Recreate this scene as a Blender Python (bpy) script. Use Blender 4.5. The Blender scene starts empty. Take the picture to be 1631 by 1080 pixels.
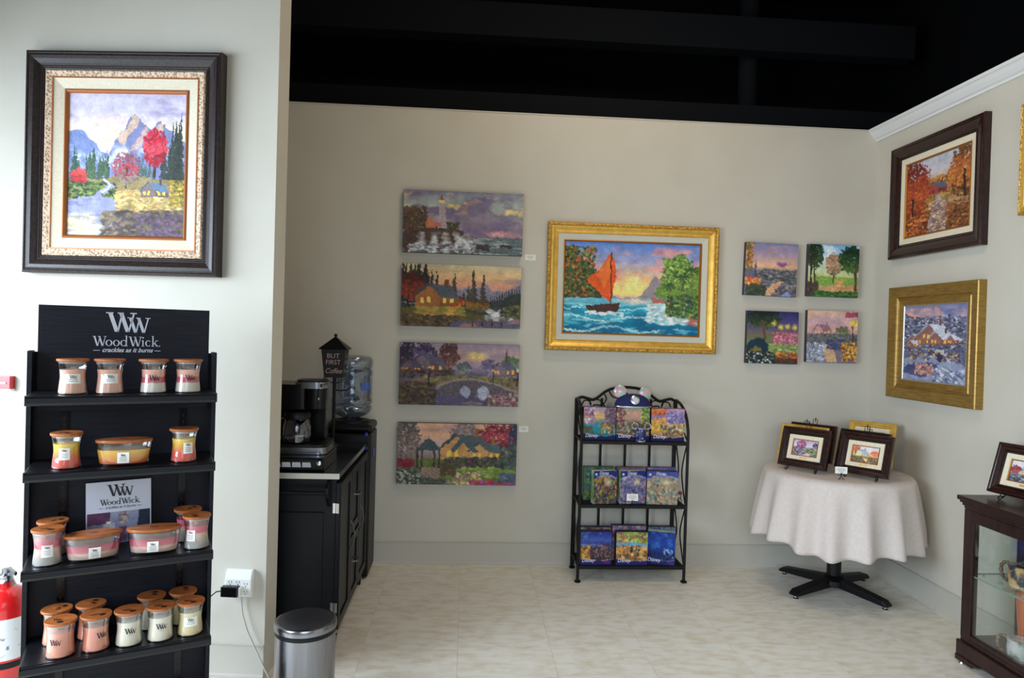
import bpy, math, random
import numpy as np
from mathutils import Matrix, Vector
PI = math.pi
R = math.radians
scene = bpy.context.scene
col = scene.collection
random.seed(7)

# ------------------------------------------------------------------ camera, world, lights, exposure
cam = bpy.data.cameras.new('camera')
cam.sensor_width = 36.0
cam.lens = 1110 / 1631 * 36.0
cam.clip_start = 0.05
co = bpy.data.objects.new('camera', cam)
col.objects.link(co)
m3 = Matrix(((0.9974596, -0.0279842, -0.0655071), (-0.0651996, 0.0117633, -0.9978029), (0.0286933, 0.9995391, 0.0099088)))
co.matrix_world = Matrix.Translation((0, 0, 1.55)) @ m3.to_4x4()
scene.camera = co

world = bpy.data.worlds.new('world')
scene.world = world
world.use_nodes = True
world.node_tree.nodes['Background'].inputs[0].default_value = (0.80, 0.88, 1.0, 1)
world.node_tree.nodes['Background'].inputs[1].default_value = 0.12

def area(name, loc, target, sx, sy, power, color, spread=180):
    l = bpy.data.lights.new(name, 'AREA')
    l.shape = 'RECTANGLE'
    l.size, l.size_y = sx, sy
    l.energy = power
    l.spread = R(spread)
    l.color = color
    o = bpy.data.objects.new(name, l)
    col.objects.link(o)
    o.location = loc
    o.rotation_euler = (Vector(target) - Vector(loc)).to_track_quat('-Z', 'Y').to_euler()
    return o
area('window_light_left', (-3.3, 1.2, 1.7), (0.4, 2.2, -0.8), 3.2, 1.8, 222, (0.73, 0.86, 1.0), 150)
area('window_light_front', (0.6, -1.8, 1.7), (2.2, 2.0, -1.0), 3.0, 2.0, 57, (0.74, 0.87, 1.0), 110)
area('ceiling_light', (1.0, 1.9, 4.0), (1.0, 2.2, 0.0), 1.4, 0.8, 13, (1.0, 0.84, 0.64))
area('track_light', (0.85, 3.2, 4.1), (0.75, 4.62, 1.6), 0.8, 0.25, 17, (1.0, 0.81, 0.58))

scene.view_settings.view_transform = 'Standard'
scene.view_settings.look = 'None'
scene.view_settings.gamma = 1.0
scene.view_settings.use_curve_mapping = False
scene.view_settings.exposure = 0.0

# ------------------------------------------------------------------ helpers
def lin(c):
    return tuple((v / 255 / 12.92) if v / 255 <= 0.04045 else ((v / 255 + 0.055) / 1.055) ** 2.4 for v in c)

def M(name, c, rough=0.5, metal=0.0, c2=None, ns=20.0, stretch=(1, 1, 1), bump=0.0, bs=80.0, spec=0.5, coat=0.0, nr=(0.35, 0.65), voronoi=False, rand=0.0):
    m = bpy.data.materials.new(name)
    m.use_nodes = True
    nt = m.node_tree
    N, L = nt.nodes, nt.links
    b = N['Principled BSDF']
    b.inputs['Base Color'].default_value = (*lin(c), 1)
    b.inputs['Roughness'].default_value = rough
    b.inputs['Metallic'].default_value = metal
    b.inputs['Specular IOR Level'].default_value = spec
    b.inputs['Coat Weight'].default_value = coat
    tc = N.new('ShaderNodeTexCoord')
    mp = N.new('ShaderNodeMapping')
    mp.inputs['Scale'].default_value = stretch
    L.new(tc.outputs['Object'], mp.inputs[0])
    if c2 is not None:
        if voronoi:
            n = N.new('ShaderNodeTexVoronoi'); src = n.outputs['Distance']
        else:
            n = N.new('ShaderNodeTexNoise'); n.inputs['Detail'].default_value = 6; src = n.outputs['Fac']
        n.inputs['Scale'].default_value = ns
        L.new(mp.outputs[0], n.inputs['Vector'])
        r = N.new('ShaderNodeValToRGB')
        r.color_ramp.elements[0].position, r.color_ramp.elements[1].position = nr
        r.color_ramp.elements[0].color = (*lin(c), 1)
        r.color_ramp.elements[1].color = (*lin(c2), 1)
        L.new(src, r.inputs[0])
        out = r.outputs[0]
        if rand:
            oi = N.new('ShaderNodeObjectInfo')
            mr = N.new('ShaderNodeMapRange'); mr.inputs[3].default_value = 1 - rand; mr.inputs[4].default_value = 1 + rand
            L.new(oi.outputs['Random'], mr.inputs[0])
            hs = N.new('ShaderNodeHueSaturation')
            L.new(mr.outputs[0], hs.inputs['Value']); L.new(out, hs.inputs['Color'])
            ad = N.new('ShaderNodeVectorMath'); ad.operation = 'ADD'
            cb = N.new('ShaderNodeCombineXYZ')
            mu = N.new('ShaderNodeMath'); mu.operation = 'MULTIPLY'; mu.inputs[1].default_value = 37.0
            L.new(oi.outputs['Random'], mu.inputs[0]); L.new(mu.outputs[0], cb.inputs[0]); L.new(mu.outputs[0], cb.inputs[2])
            L.new(mp.outputs[0], ad.inputs[0]); L.new(cb.outputs[0], ad.inputs[1]); L.new(ad.outputs[0], n.inputs['Vector'])
            out = hs.outputs[0]
        L.new(out, b.inputs['Base Color'])
    if bump:
        n2 = N.new('ShaderNodeTexVoronoi' if voronoi else 'ShaderNodeTexNoise')
        n2.inputs['Scale'].default_value = bs
        L.new(mp.outputs[0], n2.inputs['Vector'])
        bp = N.new('ShaderNodeBump')
        bp.inputs['Strength'].default_value = bump
        bp.inputs['Distance'].default_value = 0.004
        L.new(n2.outputs[0], bp.inputs['Height'])
        L.new(bp.outputs[0], b.inputs['Normal'])
    return m

def glassM(name, tint=(255, 255, 255), refl=0.10, rough=0.02, edge=0.6):
    m = bpy.data.materials.new(name)
    m.use_nodes = True
    nt = m.node_tree
    N, L = nt.nodes, nt.links
    N.remove(N['Principled BSDF'])
    t = N.new('ShaderNodeBsdfTransparent'); t.inputs[0].default_value = (*lin(tint), 1)
    g = N.new('ShaderNodeBsdfGlossy'); g.inputs['Roughness'].default_value = rough
    lw = N.new('ShaderNodeLayerWeight'); lw.inputs[0].default_value = 0.35
    mr = N.new('ShaderNodeMapRange'); mr.inputs[3].default_value = refl * 0.5; mr.inputs[4].default_value = edge
    L.new(lw.outputs['Facing'], mr.inputs[0])
    mx = N.new('ShaderNodeMixShader')
    L.new(mr.outputs[0], mx.inputs[0]); L.new(t.outputs[0], mx.inputs[1]); L.new(g.outputs[0], mx.inputs[2])
    L.new(mx.outputs[0], N['Material Output'].inputs[0])
    return m

def bandM(name, stops, z1, rough=0.45):
    """Wax poured in layers: colour by the height inside the jar."""
    m = bpy.data.materials.new(name)
    m.use_nodes = True
    nt = m.node_tree
    N, L = nt.nodes, nt.links
    b = N['Principled BSDF']
    b.inputs['Roughness'].default_value = rough
    b.inputs['Subsurface Weight'].default_value = 0.0
    tc = N.new('ShaderNodeTexCoord'); sp = N.new('ShaderNodeSeparateXYZ')
    L.new(tc.outputs['Object'], sp.inputs[0])
    nz = N.new('ShaderNodeTexNoise'); nz.inputs['Scale'].default_value = 30
    L.new(tc.outputs['Object'], nz.inputs['Vector'])
    ma = N.new('ShaderNodeMath'); ma.operation = 'MULTIPLY_ADD'; ma.inputs[1].default_value = 0.006
    L.new(nz.outputs['Fac'], ma.inputs[0]); L.new(sp.outputs['Z'], ma.inputs[2])
    mr = N.new('ShaderNodeMapRange'); mr.inputs[2].default_value = z1
    L.new(ma.outputs[0], mr.inputs[0])
    r = N.new('ShaderNodeValToRGB')
    e = r.color_ramp.elements
    e[0].position, e[1].position = stops[0][0], stops[-1][0]
    e[0].color, e[1].color = (*lin(stops[0][1]), 1), (*lin(stops[-1][1]), 1)
    for p, c in stops[1:-1]:
        x = e.new(p); x.color = (*lin(c), 1)
    L.new(mr.outputs[0], r.inputs[0]); L.new(r.outputs[0], b.inputs['Base Color'])
    return m

def artM():
    m = bpy.data.materials.new('printed_artwork')
    m.use_nodes = True
    nt = m.node_tree
    a = nt.nodes.new('ShaderNodeVertexColor'); a.layer_name = 'Col'
    b = nt.nodes['Principled BSDF']
    b.inputs['Roughness'].default_value = 0.55
    b.inputs['Specular IOR Level'].default_value = 0.25
    nt.links.new(a.outputs[0], b.inputs['Base Color'])
    return m

class MB:
    def __init__(s): s.v, s.f = [], []
    def add(s, v, f):
        k = len(s.v); s.v += [tuple(p) for p in v]; s.f += [tuple(i + k for i in q) for q in f]; return s
    def box(s, x0, x1, y0, y1, z0, z1):
        return s.add([(x0, y0, z0), (x1, y0, z0), (x1, y1, z0), (x0, y1, z0), (x0, y0, z1), (x1, y0, z1), (x1, y1, z1), (x0, y1, z1)],
                     [(0, 3, 2, 1), (4, 5, 6, 7), (0, 1, 5, 4), (1, 2, 6, 5), (2, 3, 7, 6), (3, 0, 4, 7)])
    def lathe(s, prof, n=32, sx=1.0, sy=1.0, c=(0, 0, 0)):
        v, f = [], []
        for r, z in prof:
            for k in range(n):
                a = 2 * PI * k / n
                v.append((c[0] + r * math.cos(a) * sx, c[1] + r * math.sin(a) * sy, c[2] + z))
        for i in range(len(prof) - 1):
            for k in range(n):
                k2 = (k + 1) % n
                f.append((i * n + k, i * n + k2, (i + 1) * n + k2, (i + 1) * n + k))
        if prof[0][0] > 1e-6: f.append(tuple(range(n - 1, -1, -1)))
        if prof[-1][0] > 1e-6: f.append(tuple((len(prof) - 1) * n + k for k in range(n)))
        return s.add(v, f)
    def tube(s, pts, r, n=8, closed=False, flat=None):
        P = [Vector(p) for p in pts]
        m = len(P); v, f = [], []
        up = None
        for i, p in enumerate(P):
            a = P[(i - 1) % m] if (closed or i > 0) else P[i]
            b = P[(i + 1) % m] if (closed or i < m - 1) else P[i]
            t = (b - a).normalized()
            if up is None:
                up = Vector((0, 0, 1)) if abs(t.z) < 0.9 else Vector((0, 1, 0))
            x = t.cross(up)
            if x.length < 1e-4: x = t.cross(Vector((1, 0.1, 0)))
            x.normalize(); y = x.cross(t).normalized(); up = y
            rr = r[i] if isinstance(r, (list, tuple)) else r
            for k in range(n):
                q = 2 * PI * k / n + PI / n
                v.append(p + x * math.cos(q) * rr * (flat or 1) + y * math.sin(q) * rr)
        for i in range(m if closed else m - 1):
            j = (i + 1) % m
            for k in range(n):
                k2 = (k + 1) % n
                f.append((i * n + k, j * n + k, j * n + k2, i * n + k2))
        if not closed:
            f.append(tuple(range(n))); f.append(tuple((m - 1) * n + k for k in range(n - 1, -1, -1)))
        return s.add(v, f)
    def prism(s, poly, d0, d1, axis='y'):
        """2D polygon extruded along an axis: 'y' takes (x,z), 'z' takes (x,y), 'x' takes (y,z)."""
        n = len(poly)
        g = {'y': lambda p, d: (p[0], d, p[1]), 'z': lambda p, d: (p[0], p[1], d), 'x': lambda p, d: (d, p[0], p[1])}[axis]
        v = [g(p, d0) for p in poly] + [g(p, d1) for p in poly]
        f = [tuple(range(n)), tuple(range(2 * n - 1, n - 1, -1))] + [(i, i + n, (i + 1) % n + n, (i + 1) % n) for i in range(n)]
        return s.add(v, f)
    def build(s, name, mat, parent=None, smooth=False, bevel=0.0, fix=True):
        me = bpy.data.meshes.new(name)
        me.from_pydata(s.v, [], s.f)
        if fix:
            import bmesh
            bm = bmesh.new(); bm.from_mesh(me); bmesh.ops.recalc_face_normals(bm, faces=bm.faces); bm.to_mesh(me); bm.free()
        if smooth:
            me.polygons.foreach_set('use_smooth', [True] * len(me.polygons))
            me.set_sharp_from_angle(angle=R(40))
        me.materials.append(mat)
        o = bpy.data.objects.new(name, me)
        col.objects.link(o)
        if parent is not None: o.parent = parent
        if bevel:
            b = o.modifiers.new('Bevel', 'BEVEL'); b.width = bevel; b.segments = 2; b.limit_method = 'ANGLE'; b.angle_limit = R(35)
        return o

def bx(name, mat, dims, parent=None, bevel=0.0):
    return MB().box(*dims).build(name, mat, parent, bevel=bevel)

def tag(o, label=None, cat=None, group=None, kind=None):
    if label: o['label'] = label
    if cat: o['category'] = cat
    if group: o['group'] = group
    if kind: o['kind'] = kind
    return o

def thing(name, label, cat, loc=(0, 0, 0), rz=0.0, group=None):
    o = bpy.data.objects.new(name, None)
    o.empty_display_size = 0.05
    col.objects.link(o)
    o.location = loc
    o.rotation_euler = (0, 0, rz)
    return tag(o, label, cat, group)

def struct(o):
    o['kind'] = 'structure'; return o

def dup(o, parent=None, loc=None, rz=None, label=None):
    c = o.copy(); col.objects.link(c)
    if parent is not None: c.parent = parent
    if loc is not None: c.location = loc
    if rz is not None: c.rotation_euler = (0, 0, rz)
    if label: c['label'] = label
    for ch in list(o.children): dup(ch, c)
    return c

def text(name, s, size, loc, mat, parent, rot=(PI / 2, 0, 0), shear=0.0, sx=1.0, align='CENTER', off=0.0):
    cu = bpy.data.curves.new(name, 'FONT')
    cu.body = s; cu.size = size; cu.shear = shear; cu.align_x = align; cu.offset = off
    cu.resolution_u = 8
    cu.materials.append(mat)
    f = bpy.data.objects.new(name, cu)
    me = bpy.data.meshes.new_from_object(f)
    bpy.data.objects.remove(f); bpy.data.curves.remove(cu)
    for p in me.vertices: p.co.x *= sx
    me.name = name
    o = bpy.data.objects.new(name, me)
    col.objects.link(o)
    o.location = loc; o.rotation_euler = rot
    o.parent = parent
    return o

# ---- serif lettering as polygons (x, z)
def gW(x, y, w, h, t):
    th = t * 0.42
    def st(a, b, k): return [(a[0], a[1]), (a[0] + k, a[1]), (b[0] + k, b[1]), (b[0], b[1])]
    P = [st((x + .06 * w, y + h), (x + .30 * w, y), t), st((x + .50 * w, y + h * .93), (x + .30 * w + t * .5, y), th),
         st((x + .42 * w, y + h), (x + .66 * w, y), t), st((x + .90 * w, y + h), (x + .66 * w + t * .5, y), th)]
    for sx, sw in ((0.0, .24), (.38, .2), (.80, .22)):
        P.append([(x + sx * w, y + h), (x + (sx + sw) * w, y + h), (x + (sx + sw) * w, y + h - th * .7), (x + sx * w, y + h - th * .7)])
    return P
def ring(cx, cy, rx, ry, tx, ty, a0=0, a1=360, n=18):
    P = []
    for i in range(n):
        p, q = R(a0 + (a1 - a0) * i / n), R(a0 + (a1 - a0) * (i + 1) / n)
        o = lambda a: (cx + rx * math.cos(a), cy + ry * math.sin(a)); k = lambda a: (cx + (rx - tx) * math.cos(a), cy + (ry - ty) * math.sin(a))
        P.append([k(p), o(p), o(q), k(q)])
    return P
def rc(x0, x1, y0, y1): return [(x0, y0), (x1, y0), (x1, y1), (x0, y1)]
def wick_word(x, y, h):
    """'WoodWick.' with cap height h; returns polygons and width."""
    P = []; xh = .64 * h; t = .13 * h; s = .05 * h
    def o_(x): return ring(x + .31 * h, y + xh / 2, .31 * h, xh / 2, t, s * .9)
    def stem(x, top): return [rc(x, x + t * .85, y, y + top), rc(x - .08 * h, x + t * .85 + .08 * h, y, y + s), rc(x - .08 * h, x + t * .5, y + top - s, y + top)]
    P += gW(x, y, 1.22 * h, h, .15 * h); x += 1.14 * h
    P += o_(x); x += .66 * h
    P += o_(x); x += .66 * h
    P += o_(x) + stem(x + .50 * h, 1.1 * h); x += .74 * h
    P += gW(x, y, 1.22 * h, h, .15 * h); x += 1.26 * h
    P += stem(x + .02 * h, xh) + ring(x + .07 * h, y + .9 * h, .08 * h, .08 * h, .079 * h, .079 * h, n=8); x += .28 * h
    P += ring(x + .28 * h, y + xh / 2, .28 * h, xh / 2, t, s, 40, 320); x += .60 * h
    P += stem(x + .06 * h, 1.1 * h)
    P += [[(x + .16 * h, y + .26 * h), (x + .2 * h, y + .22 * h), (x + .5 * h, y + xh), (x + .42 * h, y + xh)], [(x + .22 * h, y + .36 * h), (x + .3 * h, y + .42 * h), (x + .62 * h, y), (x + .46 * h, y)],
          rc(x + .36 * h, x + .62 * h, y + xh - s, y + xh), rc(x + .42 * h, x + .68 * h, y, y + s)]
    x += .70 * h
    P += ring(x + .05 * h, y + .06 * h, .06 * h, .06 * h, .059 * h, .059 * h, n=8)
    return P, x + .12 * h
def ww_mark(cx, y, h):
    return gW(cx - 1.00 * h, y, 1.36 * h, h, .19 * h) + gW(cx - .04 * h, y - .02 * h, 1.04 * h, .78 * h, .145 * h)
def letters(name, polys, mat, parent, y=0.0, d=0.0006):
    b = MB()
    for p in polys: b.prism(p, y, y - d)
    return b.build(name, mat, parent)

# ------------------------------------------------------------------ painting kit: flat prints as colour grids
class Art:
    def __init__(s, w, h, seed=1):
        s.w, s.h = w, h
        s.r = np.random.default_rng(seed)
        s.a = np.zeros((h, w, 3))
        s.U, s.V = np.meshgrid((np.arange(w) + .5) / w, (np.arange(h) + .5) / h)
        s.asp = w / h
    def noise(s, fu, fv, octv=3):
        out = np.zeros((s.h, s.w)); amp = 1; tot = 0
        for _ in range(octv):
            nu, nv = max(2, int(fu) + 2), max(2, int(fv) + 2)
            g = s.r.random((nv, nu))
            x = s.U * (nu - 1.001); y = s.V * (nv - 1.001)
            i, j = x.astype(int), y.astype(int)
            fx, fy = x - i, y - j
            fx, fy = fx * fx * (3 - 2 * fx), fy * fy * (3 - 2 * fy)
            out += amp * ((g[j, i] * (1 - fx) + g[j, i + 1] * fx) * (1 - fy) + (g[j + 1, i] * (1 - fx) + g[j + 1, i + 1] * fx) * fy)
            tot += amp; amp *= .55; fu *= 2; fv *= 2
        return out / tot
    def put(s, m, c, tex=0.0, sl=None):
        c = np.array(c, float)
        sl = sl or (slice(None), slice(None))
        m = m[..., None]
        k = c
        if tex: k = np.clip(c * (1 + tex * (s.r.random(m.shape[:2]) - .5)[..., None] * 2), 0, 255)
        s.a[sl] = s.a[sl] * (1 - m) + k * m
        return s
    def grad(s, *st, v0=0.0, v1=1.0, wob=0.0):
        v = (s.V - v0) / (v1 - v0)
        if wob: v = v + wob * (s.noise(4, 6) - .5)
        p = [q[0] for q in st]
        g = np.stack([np.interp(v, p, [q[1][k] for q in st]) for k in range(3)], -1)
        m = (s.V >= v0) & (s.V <= v1)
        s.a[m] = g[m]
        return s
    def clouds(s, c, v0, v1, fu=4, fv=9, thr=.5, soft=.18, al=.8):
        n = s.noise(fu, fv, 4)
        m = np.clip((n - thr) / soft, 0, 1) * np.clip((s.V - v0) / .06, 0, 1) * np.clip((v1 - s.V) / .06, 0, 1) * al
        return s.put(m, c)
    def ell(s, u, v, ru, rv, c, soft=.35, rough=.5, tex=.18, f=14, al=1.0):
        d = np.sqrt(((s.U - u) / ru) ** 2 + ((s.V - v) / rv) ** 2) + rough * (s.noise(f, f) - .5)
        return s.put(np.clip((1 - d) / soft, 0, 1) * al, c, tex)
    def poly(s, pts, c, tex=.1, al=1.0, wob=0.0):
        U, V = s.U, s.V
        if wob:
            U = U + wob * (s.noise(20, 20) - .5); V = V + wob * (s.noise(20, 20) - .5)
        ins = np.zeros((s.h, s.w), bool)
        n = len(pts)
        for i in range(n):
            (x1, y1), (x2, y2) = pts[i], pts[(i + 1) % n]
            cnd = (y1 > V) != (y2 > V)
            if y1 != y2: ins ^= cnd & (U < (x2 - x1) * (V - y1) / (y2 - y1) + x1)
        return s.put(ins * al, c, tex)
    def line(s, pts, wd, c, al=1.0):
        for (x1, y1), (x2, y2) in zip(pts[:-1], pts[1:]):
            X, Y = s.U * s.asp, s.V
            ax, ay, bx_, by = x1 * s.asp, y1, x2 * s.asp, y2
            L2 = (bx_ - ax) ** 2 + (by - ay) ** 2 + 1e-9
            t = np.clip(((X - ax) * (bx_ - ax) + (Y - ay) * (by - ay)) / L2, 0, 1)
            d = np.hypot(X - ax - t * (bx_ - ax), Y - ay - t * (by - ay))
            s.put(np.clip((wd - d) / (.4 * wd + 1e-4), 0, 1) * al, c)
        return s
    def dabs(s, box, n, size, cols, ar=1.0, al=.85):
        u0, v0, u1, v1 = box
        size *= .66
        for _ in range(int(n * 2.3)):
            u, v = s.r.uniform(u0, u1), s.r.uniform(v0, v1)
            s.dab(u, v, size * s.r.uniform(.5, 1.3), cols[s.r.integers(len(cols))], ar, al)
        return s
    def dab(s, u, v, r, c, ar=1.0, al=.85):
        px, py = u * s.w, v * s.h
        ry = max(r * s.h, .7); rx = max(ry * ar, .7)
        x0, x1 = int(max(0, px - rx)), int(min(s.w, px + rx + 1)); y0, y1 = int(max(0, py - ry)), int(min(s.h, py + ry + 1))
        if x1 <= x0 or y1 <= y0: return
        X = (np.arange(x0, x1) + .5 - px) / rx; Y = (np.arange(y0, y1) + .5 - py) / ry
        d = np.sqrt(X[None] ** 2 + Y[:, None] ** 2)
        s.put(np.clip((1.1 - d) / .5, 0, 1) * al, np.clip(np.array(c) * s.r.uniform(.8, 1.2), 0, 255), 0, (slice(y0, y1), slice(x0, x1)))
    def crown(s, u, v, ru, rv, cols, n=90, size=.022):
        size *= .6
        for _ in range(int(n * 2.6)):
            a = s.r.uniform(0, 2 * PI); q = math.sqrt(s.r.uniform(0, 1)) * s.r.uniform(.75, 1.12)
            lo = (1 - math.sin(a) * q) / 2
            k = min(len(cols) - 1, int((1 - lo * .999) * len(cols) * s.r.uniform(.7, 1.3)))
            s.dab(u + ru * q * math.cos(a), v + rv * q * math.sin(a), size * s.r.uniform(.6, 1.3), cols[max(0, k)], 1.0, .9)
        return s
    def tree(s, u, v, h, ru, rv, cols, trunk=(60, 45, 40), n=90, size=.022):
        s.line([(u, v), (u + .004, v - h)], .009, trunk)
        return s.crown(u, v - h, ru, rv, cols, n, size)
    def pine(s, u, v, h, w, c, tex=.3):
        t = np.clip((s.V - (v - h)) / h, 0, 1)
        saw = (t * 9) % 1.0
        wd = w * (t ** .85) * (.55 + .45 * saw) + .15 * w * (s.noise(40, 40, 1) - .5)
        m = (np.abs(s.U - u) < wd) & (s.V > v - h) & (s.V < v)
        return s.put(m * .93, c, tex)
    def ridge(s, pts, c, v1=1.0, rough=.03, tex=.08, al=1.0, f=24):
        top = np.interp(s.U, [p[0] for p in pts], [p[1] for p in pts]) + rough * (s.noise(f, 2, 3) - .5)
        return s.put(((s.V > top) & (s.V < v1)) * al, c, tex)
    def water(s, v0, v1, c, al=.55, fu=3, fv=26, thr=.5, u0=0, u1=1):
        n = s.noise(fu, fv, 3)
        m = np.clip((n - thr) / .12, 0, 1) * (s.V > v0) * (s.V < v1) * (s.U > u0) * (s.U < u1) * al
        return s.put(m, c)
    def house(s, u, v, sz, wall, roof, win=(255, 205, 90), k=1.0):
        a = s.asp; w, h = sz / a * 1.15, sz
        s.poly([(u - w, v), (u - w, v - h * .6), (u - w * .45, v - h * 1.15), (u + w * .1, v - h * .6), (u + w * .1, v)], wall)
        s.poly([(u + w * .1, v), (u + w * .1, v - h * .55), (u + w, v - h * .5), (u + w, v)], [q * .85 for q in wall])
        s.poly([(u - w * .45, v - h * 1.2), (u + w * .15, v - h * .5), (u + w * 1.08, v - h * .45), (u + w * .6, v - h * 1.1)], roof)
        s.poly([(u - w * 1.1, v - h * .5), (u - w * .45, v - h * 1.25), (u - w * .38, v - h * 1.12), (u - w, v - h * .48)], [q * .8 for q in roof])
        s.poly([(u + w * .35, v - h * 1.0), (u + w * .35, v - h * 1.45), (u + w * .5, v - h * 1.45), (u + w * .5, v - h)], [q * .7 for q in wall])
        for du in (-.7, -.4, .3, .65):
            s.poly([(u + w * (du - .07), v - h * .15), (u + w * (du - .07), v - h * .42), (u + w * (du + .1), v - h * .42), (u + w * (du + .1), v - h * .15)], win, 0)
        return s
    def fin(s, gain=1.0, gr=.10):
        n = .5 * s.noise(s.w / 5, s.h / 5, 2) + .5 * s.r.random((s.h, s.w))
        k = 1.0 + .25 * (s.w > 150)
        du = (s.noise(s.w / 7, s.h / 7, 2) - .5) * 3.2 * k; dv = (s.noise(s.w / 7, s.h / 7, 2) - .5) * 3.2 * k
        jj = np.clip(np.round(np.arange(s.w)[None] + du), 0, s.w - 1).astype(int); ii = np.clip(np.round(np.arange(s.h)[:, None] + dv), 0, s.h - 1).astype(int)
        a = s.a[ii, jj] * (1 + gr * (n - .5) * 2)[..., None]
        m_ = s.noise(s.w / 12, s.h / 12, 3)
        a = a * (1 + .22 * (m_ - .5))[..., None]
        return np.clip(a * gain, 0, 252)

MAT_ART = artM()
def art_panel(name, W, H, arr, y, parent, z0=None):
    """Flat print in the local XZ plane facing -y, centred on the origin (or standing on z0)."""
    h, w = arr.shape[:2]
    xs = np.linspace(-W / 2, W / 2, w); zs = np.linspace(H / 2, -H / 2, h)
    if z0 is not None: zs = zs + H / 2 + z0
    X, Z = np.meshgrid(xs, zs)
    v = np.stack([X, np.full_like(X, y), Z], -1).reshape(-1, 3).astype(np.float32)
    idx = np.arange(h * w).reshape(h, w)
    q = np.stack([idx[:-1, :-1], idx[1:, :-1], idx[1:, 1:], idx[:-1, 1:]], -1).reshape(-1)
    me = bpy.data.meshes.new(name)
    me.vertices.add(h * w); me.vertices.foreach_set('co', v.ravel())
    nf = len(q) // 4
    me.loops.add(nf * 4); me.loops.foreach_set('vertex_index', q.astype(np.int32))
    me.polygons.add(nf); me.polygons.foreach_set('loop_start', np.arange(nf, dtype=np.int32) * 4)
    me.update(calc_edges=True)
    c = arr.reshape(-1, 3) / 255.0
    c = np.where(c <= .04045, c / 12.92, ((c + .055) / 1.055) ** 2.4)
    at = me.color_attributes.new('Col', 'FLOAT_COLOR', 'POINT')
    at.data.foreach_set('color', np.c_[c, np.ones(len(c))].astype(np.float32).ravel())
    me.materials.append(MAT_ART)
    o = bpy.data.objects.new(name, me); col.objects.link(o); o.parent = parent
    return o

def frame_ring(name, W, H, prof, mat, parent, smooth=False, z0=None):
    """Mitred moulding: profile points (inset from the outer edge, height toward the viewer)."""
    v, f = [], []
    zc = 0 if z0 is None else z0 + H / 2
    for d, y in prof:
        for sx, sz in ((-1, -1), (1, -1), (1, 1), (-1, 1)):
            v.append((sx * (W / 2 - d), -y, zc + sz * (H / 2 - d)))
    for i in range(len(prof) - 1):
        for k in range(4):
            k2 = (k + 1) % 4
            f.append((i * 4 + k, i * 4 + k2, (i + 1) * 4 + k2, (i + 1) * 4 + k))
    return MB().add(v, f).build(name, mat, parent, fix=False)

# ------------------------------------------------------------------ materials
PAINT = M('beige_wall_paint', (206, 201, 188), .75, c2=(202, 196, 182), ns=3, bump=.03, bs=220, spec=.25)
PAINT_W = M('white_trim_paint', (232, 232, 230), .45)
BASE = M('beige_vinyl_base', (192, 187, 175), .5)
TILE = M('mottled_vinyl_tile', (240, 235, 224), .42, c2=(222, 209, 185), ns=11, stretch=(1.0, 2.3, 1), nr=(.42, .72), rand=.012, spec=.35)
GROUT = M('tile_joint', (196, 186, 166), .8)
BLACKC = M('black_ceiling_paint', (11, 12, 15), .9, spec=.1)
BLACKB = M('black_beam_paint', (19, 22, 27), .85, spec=.15)
RACKB = M('black_woodgrain_laminate', (14, 15, 22), .55, c2=(34, 35, 46), ns=5, stretch=(1.5, 1.5, 60), nr=(.35, .8), spec=.25)
SHELFB = M('black_shelf_metal', (12, 13, 18), .36, spec=.35)
BLK = M('black_plastic', (9, 9, 11), .42, spec=.3)
BLKG = M('gloss_black_plastic', (8, 8, 11), .2, spec=.3)
WIRE = M('dark_bronze_wire', (16, 14, 14), .5, .1, spec=.3)
NAVY = M('black_navy_paint', (10, 12, 19), .42, spec=.28)
STEEL = M('brushed_steel', (150, 150, 154), .24, 1.0, c2=(132, 132, 137), ns=4, stretch=(200, 200, 1))
CHROME = M('satin_nickel', (200, 196, 190), .22, 1.0)
NICK = M('dark_nickel', (120, 116, 110), .3, .9)
GRANITE = M('dark_granite', (40, 42, 50), .14, c2=(20, 21, 27), ns=160, nr=(.35, .6))
SILVERT = M('silver_lettering', (196, 198, 208), .5)
DARKT = M('dark_lettering', (40, 38, 44), .6)
WHITET = M('white_lettering', (235, 235, 240), .6)
WHITE = M('white_plastic', (236, 236, 232), .4)
CARD = M('white_card', (240, 238, 230), .7)
GREYP = M('grey_printing', (150, 150, 150), .7)
LINEN = M('linen_liner', (232, 222, 198), .85, c2=(222, 210, 184), ns=120)
GOLD = M('gold_leaf', (236, 192, 92), .36, .45, c2=(220, 170, 70), ns=25, bump=.2, bs=140)
GOLDR = M('carved_gold_leaf', (232, 190, 96), .4, .45, c2=(170, 122, 44), ns=95, voronoi=True, bump=.8, bs=95, nr=(.1, .8))
GOLDA = M('antique_gold', (170, 136, 70), .38, .6, c2=(146, 114, 54), ns=18, stretch=(1, 1, 6))
GOLDD = M('gold_fillet', (176, 116, 46), .4, .6)
WOODF = M('walnut_frame', (32, 24, 23), .36, c2=(60, 48, 45), ns=14, stretch=(8, 8, 8), nr=(.35, .75))
ORNAM = M('carved_cream_ornament', (150, 112, 86), .6, c2=(222, 196, 166), ns=95, voronoi=True, bump=.7, bs=95, nr=(.2, .6))
COPPER = M('copper_fillet', (168, 100, 52), .45, .3)
MAHOG = M('mahogany_frame', (24, 10, 9), .24, c2=(54, 22, 14), ns=10, stretch=(4, 4, 4), coat=.2, spec=.4)
MAHOGD = M('dark_mahogany', (24, 13, 14), .25, coat=.3)
CABW = M('dark_cherry_wood', (28, 13, 11), .32, c2=(50, 25, 19), ns=7, stretch=(9, 9, 1.2), spec=.4)
CLOTH = M('ivory_tablecloth', (216, 205, 198), .9, c2=(210, 198, 190), ns=60, bump=.05, bs=400, spec=.1)
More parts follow.
